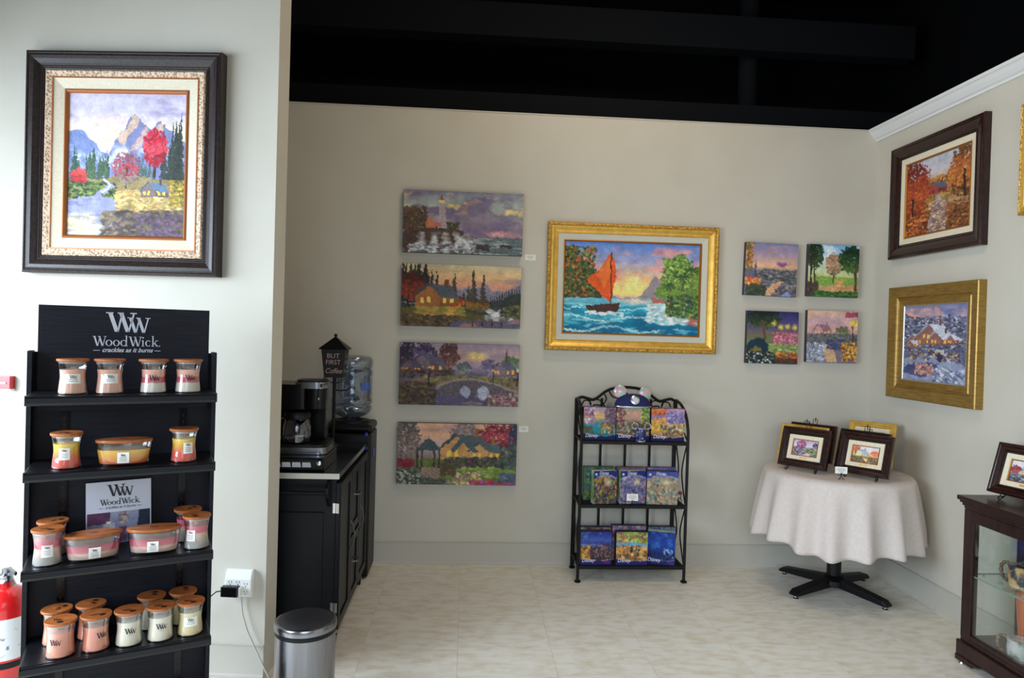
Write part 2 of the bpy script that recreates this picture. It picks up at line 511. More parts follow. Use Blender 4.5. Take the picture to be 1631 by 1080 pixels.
LID = M('wooden_jar_lid', (174, 100, 48), .45, c2=(150, 80, 34), ns=12, stretch=(1, 9, 1))
GLASS = glassM('jar_glass', (250, 250, 250), .12, .03, .55)
PANE = glassM('cabinet_glass', (251, 254, 253), .06, .01, .30)
GEDGE = M('green_glass_edge', (120, 160, 148), .15)
BOTTLE = glassM('blue_water_bottle', (226, 233, 243), .20, .08, .6)
CARAFE = glassM('carafe_glass', (200, 204, 210), .2, .02, .7)
RED = M('extinguisher_red', (206, 28, 30), .25, coat=.4)
LABELW = M('extinguisher_label', (228, 230, 232), .5, c2=(120, 130, 150), ns=42, nr=(.62, .66))
NAVYH = M('navy_felt', (24, 30, 84), .8)
SILV = M('silver_metal', (200, 200, 206), .25, .9)
IRID = M('iridescent_plastic', (226, 160, 190), .25, .2, c2=(150, 206, 170), ns=26, nr=(.4, .62))
GREENB = M('green_box_side', (120, 168, 70), .5, c2=(206, 216, 206), ns=16, nr=(.45, .55))
NAVYB = M('navy_box_card', (26, 30, 78), .45)
DKCANV = M('painted_canvas_edge', (66, 58, 62), .8)

# ------------------------------------------------------------------ the room
YB, XR = 4.62, 2.776
floor = struct(bx('floor', GROUT, (-3.7, 2.95, -2.6, 5.4, -.12, -.0015)))
T = .457
tm = MB().box(.0006, T - .0006, .0006, T - .0006, -.0014, 0).build('tile', TILE, floor)
tm.location = (-8 * T, 4.297 - 15 * T, 0)
for i in range(-8, 7):
    for j in range(-15, 1):
        if i == -8 and j == -15: continue
        if i == 6 and j < -9: continue
        c = tm.copy(); col.objects.link(c); c.parent = floor; c.location = (i * T, 4.297 + j * T, 0)
struct(bx('wall_back', PAINT, (-1.78, XR, YB, YB + .12, 0, 2.995)))
struct(bx('wall_right', PAINT, (XR, XR + .12, -1.6, YB + .12, 0, 3.0)))
struct(bx('wall_niche', PAINT, (-1.90, -1.78, 3.36, YB + .12, 0, 2.995)))  # unseen wall, added to block light leaking into the niche
wl = struct(bx('wall_left', PAINT, (-2.7, 0, 0, .13, 0, 4.45)))
wl.location = (-.845, 3.1, 0); wl.rotation_euler = (0, 0, R(-6))
struct(bx('ceiling', BLACKC, (-3.7, 3.6, -2.6, 6.2, 4.45, 4.55)))
struct(bx('wall_upper', BLACKC, (-3.7, 3.6, 5.9, 6.0, 0, 4.45)))
struct(bx('trim_3', BLACKB, (-1.9, 3.4, 5.0, 5.16, 3.05, 3.26)))
struct(bx('trim_4', BLACKB, (-1.9, 3.4, 5.2, 5.34, 3.75, 4.0)))
struct(bx('wall_side', BLACKC, (3.6, 3.7, -2.6, 6.0, 0, 4.45)))
def base_prof(L):
    return [(0, 0), (.010, 0), (.010, .012), (.006, .02), (.006, .142), (.0095, .146), (.0095, .15), (0, .15)]
b = MB().prism([(YB - p[0], p[1]) for p in base_prof(0)], -1.78, XR, 'x').build('baseboard_back', BASE); struct(b)
b = MB().prism([(XR - p[0], p[1]) for p in base_prof(0)], -1.6, YB - .0, 'y').build('baseboard_right', BASE); struct(b)
b = MB().prism([(-p[0], p[1]) for p in base_prof(0)], -2.7, 0, 'x').build('baseboard_left', BASE); struct(b)
b.location = (-.845, 3.1, 0); b.rotation_euler = (0, 0, R(-6))
crown = [(0, 2.925), (.012, 2.925), (.014, 2.938), (.026, 2.944), (.042, 2.962), (.056, 2.982), (.066, 2.988), (.068, 3.004), (0, 3.004)]
struct(MB().prism([(XR - p[0], p[1]) for p in crown], -1.6, YB, 'y').build('trim_1', PAINT_W))
struct(bx('trim_2', PAINT, (-1.78, XR - .07, YB - .004, YB + .12, 2.9955, 3.003)))
o = MB().tube([(2.17, 5.42, 3.0), (2.17, 5.42, 4.449)], .075, 16).build('ceiling_pipe', BLACKB, smooth=True)
tag(o, 'black vertical pipe above and behind the back wall', 'pipe')
o = MB().tube([(2.60, 4.90, 0.0), (2.60, 4.90, 2.98), (2.66, 4.90, 3.03), (2.74, 4.90, 3.045), (2.775, 4.90, 3.02)], .028, 12).build('conduit_elbow', M('grey_conduit', (120, 122, 130), .4, .5), smooth=True)
tag(o, 'small grey conduit elbow peeking over the back wall beside the white crown molding', 'pipe')

# ------------------------------------------------------------------ wall pictures
PINE_D, PINE_M = (40, 58, 52), (62, 84, 66)
AUT = [(90, 40, 30), (150, 62, 36), (196, 92, 44), (222, 130, 60)]
REDS = [(110, 30, 40), (170, 44, 52), (206, 70, 70)]
GRN = [(34, 52, 34), (60, 84, 44), (96, 116, 58), (134, 150, 82)]
PUR = [(60, 48, 78), (96, 80, 120), (140, 120, 158)]

def art_mountain(w=196, h=236):
    A = Art(w, h, 3)
    A.grad((0, (196, 190, 214)), (.14, (214, 206, 222)), (.32, (250, 226, 190)), (.5, (230, 226, 228)), (1, (120, 110, 96)))
    A.clouds((150, 138, 186), 0, .2, 3, 14, .5, .2, .7).clouds((246, 214, 196), .05, .3, 3, 16, .55, .2, .6)
    A.ridge([(0, .27), (.08, .24), (.2, .34), (.32, .42), (.5, .5), (1, .52)], (126, 142, 190), .62, .05)
    A.ridge([(.3, .5), (.42, .3), (.5, .22), (.56, .135), (.62, .2), (.7, .25), (.78, .19), (.86, .26), (1, .34)], (128, 134, 176), .62, .05)
    A.poly([(.42, .31), (.56, .14), (.60, .2), (.52, .28), (.46, .36)], (240, 196, 158), .12, .75, .05)
    A.poly([(.5, .42), (.64, .24), (.68, .28), (.58, .40)], (226, 178, 150), .12, .7, .05)
    A.poly([(.70, .28), (.78, .2), (.82, .25), (.76, .3)], (238, 190, 150), .12, .7, .05)
    A.clouds((232, 238, 246), .34, .56, 6, 12, .5, .15, .8)
    for k in range(26): A.pine(A.r.uniform(0, .34), .62 + A.r.uniform(-.03, .05), A.r.uniform(.12, .26), .03, (52 + k, 78 + k, 74))
    for k in range(16): A.pine(A.r.uniform(.42, .74), .6 + A.r.uniform(-.03, .04), A.r.uniform(.08, .18), .024, (84, 104, 100))
    for k in range(9): A.pine(A.r.uniform(.78, 1), .7, A.r.uniform(.3, .62), .05, (58, 66, 60))
    A.poly([(0, .6), (.3, .6), (.5, .57), (1, .62), (1, 1), (0, 1)], (150, 132, 92), .15, 1, .04)
    A.dabs((.0, .62, .4, .74), 200, .012, GRN, 2.0)
    A.poly([(.30, .58), (.40, .66), (.3, .72), (.4, .74), (.5, .9), (.3, 1), (0, 1), (0, .76), (.22, .72), (.34, .65)], (150, 152, 186), .08, 1, .05)
    A.ell(.14, .93, .2, .12, (244, 228, 168), .5, .6).water(.74, 1, (106, 104, 142), .5, 3, 30, .55, 0, .45)
    A.line([(.31, .60), (.36, .64), (.35, .665), (.30, .69)], .008, (226, 232, 242), .8)
    A.dabs((.42, .68, .95, .84), 260, .014, [(226, 188, 120), (196, 160, 96), (150, 130, 80), (236, 206, 140)], 2.2)
    A.dabs((.3, .82, 1, 1), 330, .02, [(92, 78, 72), (120, 104, 88), (74, 62, 64), (140, 124, 92)], 1.8)
    A.dabs((.6, .84, 1, 1), 160, .018, [(84, 66, 92), (108, 84, 110), (96, 90, 60)], 1.5)
    A.tree(.74, .58, .2, .1, .13, [(196, 44, 62), (214, 70, 84), (160, 40, 56)], n=190, size=.016)
    A.tree(.5, .66, .14, .12, .12, [(150, 86, 96), (178, 70, 80), (140, 120, 120)], n=110, size=.014)
    A.tree(.1, .62, .04, .07, .05, [(210, 70, 64), (180, 50, 52)], n=80, size=.014)
    A.house(.74, .72, .085, (128, 112, 110), (98, 122, 148))
    A.dabs((.88, .6, 1, .78), 80, .016, [(206, 170, 70), (150, 140, 60), (90, 90, 60)], 1.3)
    return A.fin(1.05)

def art_coast(w=192, h=100):
    A = Art(w, h, 5)
    A.grad((0, (128, 128, 150)), (.25, (176, 186, 176)), (.6, (164, 134, 150)), (.78, (190, 140, 150)), (1, (90, 100, 104)))
    A.clouds((120, 108, 140), 0, .75, 4, 5, .45, .2, .9).clouds((232, 190, 150), .02, .5, 4, 5, .58, .14, .8).clouds((250, 214, 130), .0, .4, 7, 6, .62, .12, .8)
    A.poly([(.45, .3), (.56, .1), (.62, .2), (.72, .3), (1, .5), (1, .68), (.45, .66)], (126, 112, 140), .08, .55, .12)
    A.ell(.8, .66, .16, .06, (222, 160, 160), .6, .4)
    A.poly([(.5, .72), (1, .72), (1, 1), (.4, 1)], (96, 110, 112), .2)
    A.water(.73, 1, (196, 204, 204), .7, 5, 22, .55, .5)
    A.poly([(0, .3), (.12, .34), (.2, .5), (.38, .55), (.5, .62), (.6, .85), (.6, 1), (0, 1)], (84, 66, 58), .25, 1, .08)
    A.dabs((0, .26, .2, .62), 150, .035, [(96, 72, 64), (120, 84, 66), (74, 66, 60), (104, 96, 62)], 1)
    A.dabs((.3, .5, .46, .6), 50, .03, [(62, 66, 50), (84, 78, 60)], 1.2)
    for x in (.16, .26, .36, .46, .53):
        A.ell(x, .86, .05, .24, (214, 220, 226), .7, 1.2, .1, 18, .95)
    A.dabs((.05, .86, .62, 1), 130, .03, [(226, 230, 234), (180, 190, 198), (90, 88, 92)], 2.2, .7)
    A.poly([(.297, .2), (.345, .2), (.36, .6), (.285, .6)], (176, 160, 164)).poly([(.3, .13), (.34, .13), (.345, .21), (.295, .21)], (240, 206, 130)).poly([(.3, .14), (.32, .06), (.34, .14)], (150, 84, 70))
    A.poly([(.19, .6), (.19, .5), (.23, .42), (.27, .5), (.27, .6)], (190, 120, 84)).poly([(.21, .5), (.31, .5), (.32, .57), (.22, .57)], (206, 120, 110))
    A.dabs((.62, .84, .72, .92), 20, .03, [(70, 60, 66)], 2).dabs((.8, .84, .9, .88), 14, .025, [(70, 64, 70)], 2)
    return A.fin(1.0)

def art_cabin(w=192, h=100):
    A = Art(w, h, 8)
    A.grad((0, (206, 196, 160)), (.18, (234, 192, 140)), (.32, (226, 160, 128)), (.5, (160, 146, 156)), (1, (92, 84, 70)))
    A.clouds((150, 136, 150), 0, .4, 3, 10, .52, .15, .7)
    A.ridge([(.4, .4), (.7, .32), (.78, .42), (.9, .4), (1, .3)], (140, 134, 156), .8, .08)
    A.ridge([(.66, .62), (.8, .56), (1, .42)], (62, 66, 66), .8, .1)
    for k in range(22): A.pine(A.r.uniform(0, .3), .62, A.r.uniform(.5, .8), .045, (44, 44 + k % 6, 42))
    for u, hh in ((.36, .5), (.44, .62), (.6, .68), (.68, .6), (.52, .3), (.56, .4)): A.pine(u, .72, hh, .05, (70, 68, 52))
    for k in range(14): A.pine(.72 + k * .02, .66, .2 + .015 * k, .016, (52, 58, 54))
    A.crown(.08, .36, .12, .22, [(84, 36, 28), (120, 52, 36), (150, 66, 40)], 170, .035).line([(.06, .5), (.06, .9)], .02, (44, 34, 32))
    A.poly([(0, .7), (.2, .66), (.55, .76), (.75, .82), (.6, 1), (0, 1)], (96, 88, 46), .2, 1, .04)
    A.dabs((.14, .68, .52, .82), 110, .03, [(170, 160, 64), (136, 134, 58), (190, 140, 84)], 2.4)
    A.dabs((0, .82, .5, 1), 150, .03, [(62, 54, 42), (90, 76, 54), (120, 92, 66)], 1.8)
    A.poly([(.45, .9), (.75, .84), (1, .86), (1, 1), (.4, 1)], (96, 92, 116), .12, 1, .05).water(.86, 1, (196, 140, 120), .6, 4, 20, .55, .5)
    A.dabs((.72, .7, .92, .86), 60, .03, [(222, 222, 222), (180, 184, 192), (110, 104, 100)], 2.4)
    A.dabs((.84, .64, 1, .82), 60, .035, [(84, 90, 52), (60, 62, 52), (120, 120, 70)], 1.5)
    A.crown(.46, .6, .07, .1, AUT, 60, .03).crown(.64, .64, .1, .1, [(90, 66, 40), (150, 100, 50), (110, 96, 50)], 80, .03)
    A.house(.3, .67, .3, (168, 108, 62), (84, 92, 104), (255, 214, 110))
    A.line([(.27, .3), (.268, .16)], .012, (176, 170, 172), .6)
    for x in (.6, .68, .76, .84): A.line([(x, .88), (x, .98)], .014, (64, 46, 46))
    A.line([(.56, .89), (.86, .9)], .018, (110, 84, 84))
    return A.fin(1.0)

def art_bridge(w=192, h=100):
    A = Art(w, h, 11)
    A.grad((0, (150, 136, 160)), (.2, (196, 160, 150)), (.35, (172, 150, 170)), (.5, (120, 112, 136)), (1, (70, 62, 76)))
    A.ell(.64, .2, .1, .1, (246, 210, 130), .8, .4).clouds((140, 126, 160), 0, .4, 4, 9, .5, .2, .6)
    A.ridge([(0, .45), (.5, .5), (.62, .44), (.7, .5), (1, .45)], (106, 98, 124), .8, .08)
    A.crown(.05, .25, .1, .26, [(52, 40, 60), (72, 52, 70)], 110, .04).crown(.2, .18, .1, .18, PUR, 80, .04)
    A.tree(.41, .5, .3, .08, .2, [(80, 52, 56), (104, 66, 62), (126, 84, 70)], n=110, size=.035)
    A.crown(.54, .4, .06, .1, [(96, 104, 110), (126, 132, 130)], 60, .03).crown(.93, .32, .08, .14, [(90, 116, 92), (120, 140, 104)], 80, .035)
    A.crown(.74, .38, .06, .14, [(106, 96, 130), (132, 118, 146)], 60, .03).pine(.89, .4, .36, .025, (92, 62, 60))
    A.house(.24, .47, .24, (120, 104, 116), (96, 92, 112), (255, 176, 80)).house(.1, .48, .16, (112, 88, 96), (86, 82, 104), (255, 160, 70)).house(.87, .5, .18, (130, 116, 128), (100, 98, 122), (255, 176, 80))
    A.dabs((0, .44, .46, .56), 120, .03, [(60, 48, 60), (110, 74, 90), (80, 84, 56)], 1.6)
    A.poly([(.1, .6), (.5, .5), (1, .56), (1, .8), (.6, .66), (.1, .72)], (132, 112, 84), .2, 1, .04).dabs((.2, .52, 1, .66), 120, .025, [(110, 116, 66), (150, 130, 96), (96, 90, 66)], 2.2)
    A.poly([(.15, .8), (.5, .78), (.75, .8), (.7, 1), (.1, 1)], (92, 84, 118), .12, 1, .05).water(.84, 1, (196, 160, 130), .6, 4, 22, .58, .15, .7)
    A.poly([(.3, .74), (.45, .62), (.62, .58), (.8, .66), (1, .8), (1, .96), (.86, .84), (.3, .86)], (96, 88, 98), .25, 1, .02)
    A.line([(.3, .72), (.45, .6), (.62, .565), (.8, .64), (1, .78)], .02, (150, 136, 130))
    A.ell(.555, .77, .045, .1, (164, 170, 196), .2, .2).ell(.705, .79, .055, .12, (176, 180, 204), .2, .2)
    A.dabs((0, .64, .3, 1), 170, .035, [(62, 54, 52), (84, 70, 56), (108, 90, 60)], 1.4).dabs((.74, .8, 1, 1), 130, .03, [(90, 80, 66), (150, 120, 120), (140, 60, 90), (180, 170, 160)], 1.3)
    for u, v in ((.25, .4), (.78, .42), (.985, .42)): A.line([(u, v), (u, v + .24)], .012, (40, 34, 46)).dab(u, v, .03, (255, 226, 150))
    return A.fin(1.0)

def art_cottage(w=192, h=100):
    A = Art(w, h, 14)
    A.grad((0, (226, 176, 136)), (.2, (232, 180, 146)), (.4, (190, 166, 168)), (.6, (120, 116, 110)), (1, (90, 96, 60)))
    A.clouds((170, 140, 160), 0, .3, 3, 10, .5, .2, .6)
    A.crown(.06, .28, .14, .34, [(96, 90, 92), (120, 108, 104), (140, 122, 116)], 170, .04).crown(.55, .18, .12, .22, [(126, 112, 118), (150, 130, 124)], 110, .035)
    A.crown(.84, .22, .17, .24, [(130, 44, 60), (160, 62, 74), (110, 44, 60)], 200, .035).crown(.99, .3, .06, .3, [(54, 58, 84), (70, 70, 92)], 90, .04)
    A.poly([(0, .62), (.3, .56), (.6, .64), (1, .62), (1, 1), (0, 1)], (104, 118, 60), .2, 1, .04)
    A.dabs((.4, .68, 1, .86), 150, .03, [(126, 150, 66), (150, 168, 84), (100, 130, 56)], 2.6)
    A.poly([(.6, .78), (.76, .8), (.56, 1), (.38, 1)], (150, 140, 120), .15, 1, .05).dabs((.46, .78, .7, 1), 50, .03, [(236, 206, 110), (200, 176, 140), (130, 120, 120)], 1.3)
    A.house(.57, .58, .34, (200, 150, 96), (84, 98, 104), (255, 206, 90)).house(.74, .58, .24, (206, 160, 104), (88, 104, 110), (255, 206, 90)).poly([(.44, .44), (.545, .17), (.6, .22), (.68, .46), (.62, .46), (.55, .28), (.48, .46)], (78, 94, 98), .15)
    A.dabs((.4, .55, .95, .7), 190, .03, [(60, 76, 50), (84, 94, 62), (110, 70, 90), (56, 54, 66)], 1.5)
    A.dabs((.86, .36, 1, .72), 90, .035, [(70, 88, 84), (96, 110, 92), (60, 66, 70)], 1.3)
    A.dabs((.0, .6, .14, .72), 60, .035, [(150, 50, 66), (120, 44, 60)], 1.2).dabs((.34, .64, .5, .84), 90, .03, [(84, 70, 52), (130, 60, 60), (74, 88, 50)], 1.2)
    for x in (.17, .21, .31, .35): A.line([(x, .4), (x, .74)], .016, (70, 56, 54))
    A.poly([(.145, .45), (.2, .36), (.22, .28), (.26, .24), (.3, .28), (.32, .36), (.37, .45)], (72, 86, 94), .15).poly([(.25, .26), (.26, .18), (.27, .26)], (70, 80, 90))
    A.poly([(.17, .73), (.36, .73), (.36, .92), (.18, .92)], (150, 126, 112), .25)
    A.dabs((0, .74, .2, 1), 170, .03, [(70, 84, 62), (200, 196, 196), (56, 62, 56), (96, 108, 84)], 1.2).dabs((.2, .9, .4, 1), 50, .03, [(74, 84, 80)], 1.4)
    A.dabs((.62, .92, 1, 1), 150, .028, [(170, 60, 50), (190, 80, 60), (130, 70, 140), (160, 90, 170)], 1.4).dabs((.86, .8, 1, .95), 60, .03, [(96, 110, 150), (70, 90, 90)], 1.3)
    return A.fin(1.0)

def art_sea(w=224, h=150):
    A = Art(w, h, 17)
    A.grad((0, (86, 126, 200)), (.2, (156, 156, 190)), (.42, (240, 190, 130)), (.56, (250, 214, 120)), (.6, (220, 170, 150)), (1, (30, 120, 150)))
    A.clouds((226, 150, 140), .02, .5, 6, 10, .48, .15, .8).clouds((120, 110, 160), .0, .4, 5, 9, .55, .15, .6)
    A.ell(.5, .46, .14, .14, (255, 232, 140), .9, .3)
    A.ridge([(.52, .6), (.6, .5), (.66, .36), (.72, .44), (.8, .3), (1, .3)], (110, 110, 150), .62, .08, .1, .7)
    A.poly([(0, .05), (.06, .06), (.16, .26), (.24, .45), (.3, .62), (0, .64)], (58, 70, 44), .3, 1, .1)
    A.dabs((0, .06, .22, .6), 260, .024, [(50, 72, 40), (88, 104, 48), (180, 90, 56), (120, 130, 60), (40, 44, 44)], 1.2)
    A.poly([(.66, .56), (.74, .3), (.8, .14), (.88, .1), (.93, .2), (1, .26), (1, .8), (.8, .66)], (104, 134, 62), .25, 1, .06)
    A.dabs((.72, .16, .94, .5), 230, .022, [(130, 160, 70), (84, 116, 56), (150, 176, 84), (66, 92, 66)], 1.1)
    A.poly([(0, .62), (1, .6), (1, 1), (0, 1)], (24, 128, 158), .12).grad((0, (120, 176, 190)), (.3, (30, 140, 170)), (1, (14, 92, 130)), v0=.62, v1=1.0)
    A.ell(.55, .64, .2, .05, (226, 206, 190), .8, .5)
    A.water(.62, 1, (110, 200, 206), .6, 5, 16, .55).water(.64, 1, (12, 84, 120), .5, 4, 14, .58)
    A.poly([(.64, .6), (.74, .62), (.86, .76), (1, .82), (1, .9), (.84, .84), (.68, .74)], (176, 104, 88), .12, 1, .05)
    A.dabs((.62, .66, .92, .88), 150, .02, [(226, 226, 220), (196, 204, 204), (150, 190, 200)], 2.6, .7)
    for v0, am in ((.84, .03), (.72, .02), (.95, .03)):
        for x in np.arange(0, .72, .006): A.dab(x, v0 + am * math.sin(x * 13 + v0 * 20) + A.r.uniform(-.012, .012), A.r.uniform(.004, .011), (196, 226, 230), 2.0, .6)
    A.water(.66, 1, (150, 214, 220), .6, 9, 34, .6)
    A.dabs((.76, .56, 1, .8), 250, .024, [(60, 96, 44), (96, 130, 54), (40, 66, 50), (140, 160, 70), (60, 70, 90)], 1.2)
    for u, v, s in ((.94, .26, .1), (.78, .44, .07), (.88, .34, .08), (.2, .3, .06), (.04, .3, .06)):
        A.line([(u + .01, v + .3), (u, v)], .007, (110, 90, 60))
        for a in range(0, 360, 40): A.line([(u, v), (u + s * .6 * math.cos(R(a)), v + s * .6 * math.sin(R(a)) + .03)], .009, (58, 84, 48))
    # a plain little sailing boat
    A.poly([(.16, .42), (.26, .3), (.33, .13), (.37, .22), (.385, .38), (.34, .66)], (214, 86, 36), .12).poly([(.24, .36), (.33, .16), (.35, .3), (.3, .5)], (232, 120, 56), .1, .8)
    A.line([(.34, .12), (.35, .7)], .008, (70, 40, 36))
    A.poly([(.16, .7), (.42, .66), (.4, .76), (.2, .79)], (70, 44, 40), .25)
    A.dabs((.16, .76, .44, .8), 30, .016, [(200, 226, 230)], 2.4, .8)
    return A.fin(1.1)

def art_square(k):
    A = Art(88, 88, 20 + k)
    if k == 0:   # hillside town at dusk
        A.grad((0, (120, 124, 170)), (.25, (176, 150, 160)), (.45, (226, 176, 136)), (.55, (110, 108, 120)), (1, (84, 90, 70)))
        A.clouds((196, 150, 150), 0, .45, 3, 8, .5, .2, .6).ridge([(0, .5), (1, .5)], (104, 100, 118), 1, .08, .2)
        A.dabs((.2, .52, 1, .95), 260, .03, [(84, 84, 96), (110, 104, 112), (62, 80, 66), (150, 140, 140)], 1.6)
        A.poly([(.3, 1), (.55, .76), (.75, .7), (.5, 1)], (206, 160, 126), .15, 1, .05).dabs((.02, 0, .14, .5), 80, .04, [(206, 140, 70), (150, 90, 60), (96, 110, 60)], .8)
        A.dabs((.02, .66, .3, .8), 60, .035, [(210, 110, 50), (230, 190, 110), (190, 80, 50)], 1.1).dabs((.05, .8, .4, 1), 60, .04, [(50, 60, 50), (70, 84, 60)], 1.3)
        A.pine(.2, .62, .3, .03, (70, 70, 110)).poly([(.7, 1), (.8, .9), (.9, 1)], (140, 150, 200)).ell(.7, .4, .14, .05, (150, 90, 140), .5, .8)
    elif k == 1:  # sunny park path
        A.grad((0, (110, 170, 214)), (.3, (196, 214, 226)), (.55, (196, 206, 150)), (1, (170, 130, 84)))
        A.clouds((240, 240, 240), 0, .35, 4, 6, .5, .2, .8).poly([(.1, .62), (1, .62), (1, .78), (.1, .78)], (130, 166, 76), .15, 1, .05)
        A.tree(.5, .74, .36, .16, .2, [(150, 116, 90), (180, 146, 116), (130, 104, 76)], n=190, size=.03).poly([(.3, .82), (1, .76), (1, 1), (.5, .96)], (196, 150, 104), .12, 1, .05)
        A.crown(.12, .2, .18, .26, [(26, 46, 30), (40, 62, 36), (58, 80, 44)], 190, .035).line([(.06, .2), (.06, .9)], .02, (46, 36, 34)).line([(.12, .2), (.13, .72)], .015, (46, 36, 34))
        A.crown(.86, .28, .26, .26, [(22, 48, 30), (36, 66, 36), (70, 100, 44)], 260, .035).line([(.93, .4), (.94, .86)], .03, (84, 64, 50))
        A.dabs((.0, .72, .2, 1), 90, .035, [(60, 50, 60), (96, 50, 60), (60, 84, 50)], 1.2).dabs((.1, .9, 1, 1), 120, .03, [(60, 110, 50), (84, 130, 56), (40, 70, 40)], 2)
        A.dabs((.55, .66, .72, .8), 20, .03, [(220, 140, 70), (210, 180, 130)], .9)
    elif k == 2:  # lantern-lit garden
        A.grad((0, (44, 44, 92)), (.25, (84, 74, 130)), (.45, (110, 104, 84)), (.7, (110, 140, 70)), (1, (40, 50, 40)))
        A.crown(.3, .15, .36, .18, [(24, 34, 34), (40, 56, 40), (70, 84, 50)], 170, .045).line([(.3, .2), (.36, .5), (.26, .66)], .03, (96, 72, 56))
        for u, v in ((.52, .22), (.66, .3), (.78, .28), (.92, .3)): A.ell(u, v, .07, .07, (236, 206, 90), .8, .4)
        A.dabs((.5, .4, 1, .66), 130, .03, [(190, 110, 140), (210, 140, 160), (150, 80, 110), (200, 80, 80)], 1.2).dabs((.4, .62, 1, .8), 110, .03, [(140, 160, 80), (190, 180, 150), (100, 130, 60)], 1.6)
        A.ell(.2, .7, .24, .2, (30, 52, 66), .2, .5).ell(.18, .78, .14, .12, (120, 110, 60), .3, .5).dabs((0, .78, .55, 1), 170, .03, [(24, 34, 34), (40, 60, 44), (220, 220, 220), (34, 44, 60)], 1.2)
        A.dabs((.55, .78, 1, .9), 60, .03, [(206, 70, 60), (220, 120, 60), (70, 100, 40)], 1.2).dabs((.6, .9, 1, 1), 80, .03, [(96, 40, 50), (60, 70, 40)], 1.4)
    else:        # hazy valley road
        A.grad((0, (214, 176, 150)), (.2, (196, 160, 170)), (.4, (206, 160, 150)), (.6, (120, 124, 130)), (1, (150, 124, 90)))
        A.clouds((236, 196, 150), 0, .4, 3, 7, .5, .2, .7).ridge([(0, .45), (.3, .4), (.6, .5), (1, .48)], (126, 116, 136), 1, .08)
        A.house(.3, .46, .16, (196, 150, 150), (150, 110, 120), (255, 206, 120)).crown(.7, .42, .13, .12, [(110, 110, 84), (140, 136, 100)], 90, .03)
        A.dabs((0, .45, 1, .66), 190, .035, [(96, 104, 90), (120, 116, 120), (84, 84, 96)], 1.5).poly([(.3, .66), (.5, .62), (.62, 1), (.4, 1)], (206, 170, 130), .15, 1, .06)
        A.dabs((0, .62, .34, 1), 130, .04, [(170, 180, 200), (130, 140, 160), (206, 210, 220), (110, 110, 120)], .9).dabs((.4, .56, .75, .76), 90, .035, [(50, 66, 130), (70, 84, 120), (120, 90, 70)], 1)
        A.line([(.9, .2), (.91, .8)], .014, (60, 50, 50)).dabs((.82, .2, 1, .27), 16, .04, [(240, 196, 90)], 1).dabs((.7, .6, 1, .95), 120, .04, [(206, 150, 60), (220, 180, 84), (150, 90, 60), (110, 70, 50)], .9).dabs((.75, .02, 1, .12), 40, .03, [(150, 70, 90)], 1.2)
    return A.fin(1.05)

def art_barn(w=120, h=130):
    A = Art(w, h, 31)
    A.grad((0, (186, 190, 204)), (.2, (206, 200, 206)), (.35, (196, 150, 100)), (.6, (150, 96, 56)), (1, (84, 54, 40)))
    A.ridge([(0, .34), (.5, .27), (1, .32)], (186, 130, 76), .7, .06, .2)
    A.dabs((.2, .3, .9, .6), 260, .022, [(190, 120, 60), (150, 96, 56), (120, 90, 50), (206, 150, 84)], 1.2)
    A.house(.5, .5, .13, (170, 72, 60), (96, 96, 112), (90, 40, 40))
    A.dabs((.24, .52, .66, .62), 90, .02, [(150, 140, 70), (120, 116, 60), (196, 150, 84)], 2)
    A.poly([(.5, .52), (.58, .52), (.74, 1), (.3, 1)], (176, 150, 142), .2, 1, .06).dabs((.4, .6, .7, 1), 130, .02, [(130, 104, 104), (206, 180, 160), (150, 110, 84)], 2)
    A.crown(.12, .4, .28, .42, [(110, 36, 28), (160, 62, 38), (190, 90, 46), (130, 50, 30)], 520, .026).crown(.92, .3, .24, .34, [(110, 66, 36), (170, 96, 46), (196, 120, 56), (90, 60, 40)], 420, .026)
    A.line([(.1, .5), (.12, .95)], .02, (60, 36, 32)).line([(.9, .3), (.93, .9)], .02, (56, 38, 34))
    A.dabs((0, .74, .36, 1), 260, .02, [(190, 96, 44), (130, 60, 36), (84, 44, 34), (220, 140, 70)], 1.6).dabs((.66, .66, 1, 1), 260, .02, [(150, 84, 44), (110, 76, 44), (190, 120, 60), (74, 50, 36)], 1.6)
    for v in (.62, .68): A.line([(.7, v - .02), (1, v + .04)], .01, (150, 130, 116))
    return A.fin(1.0)

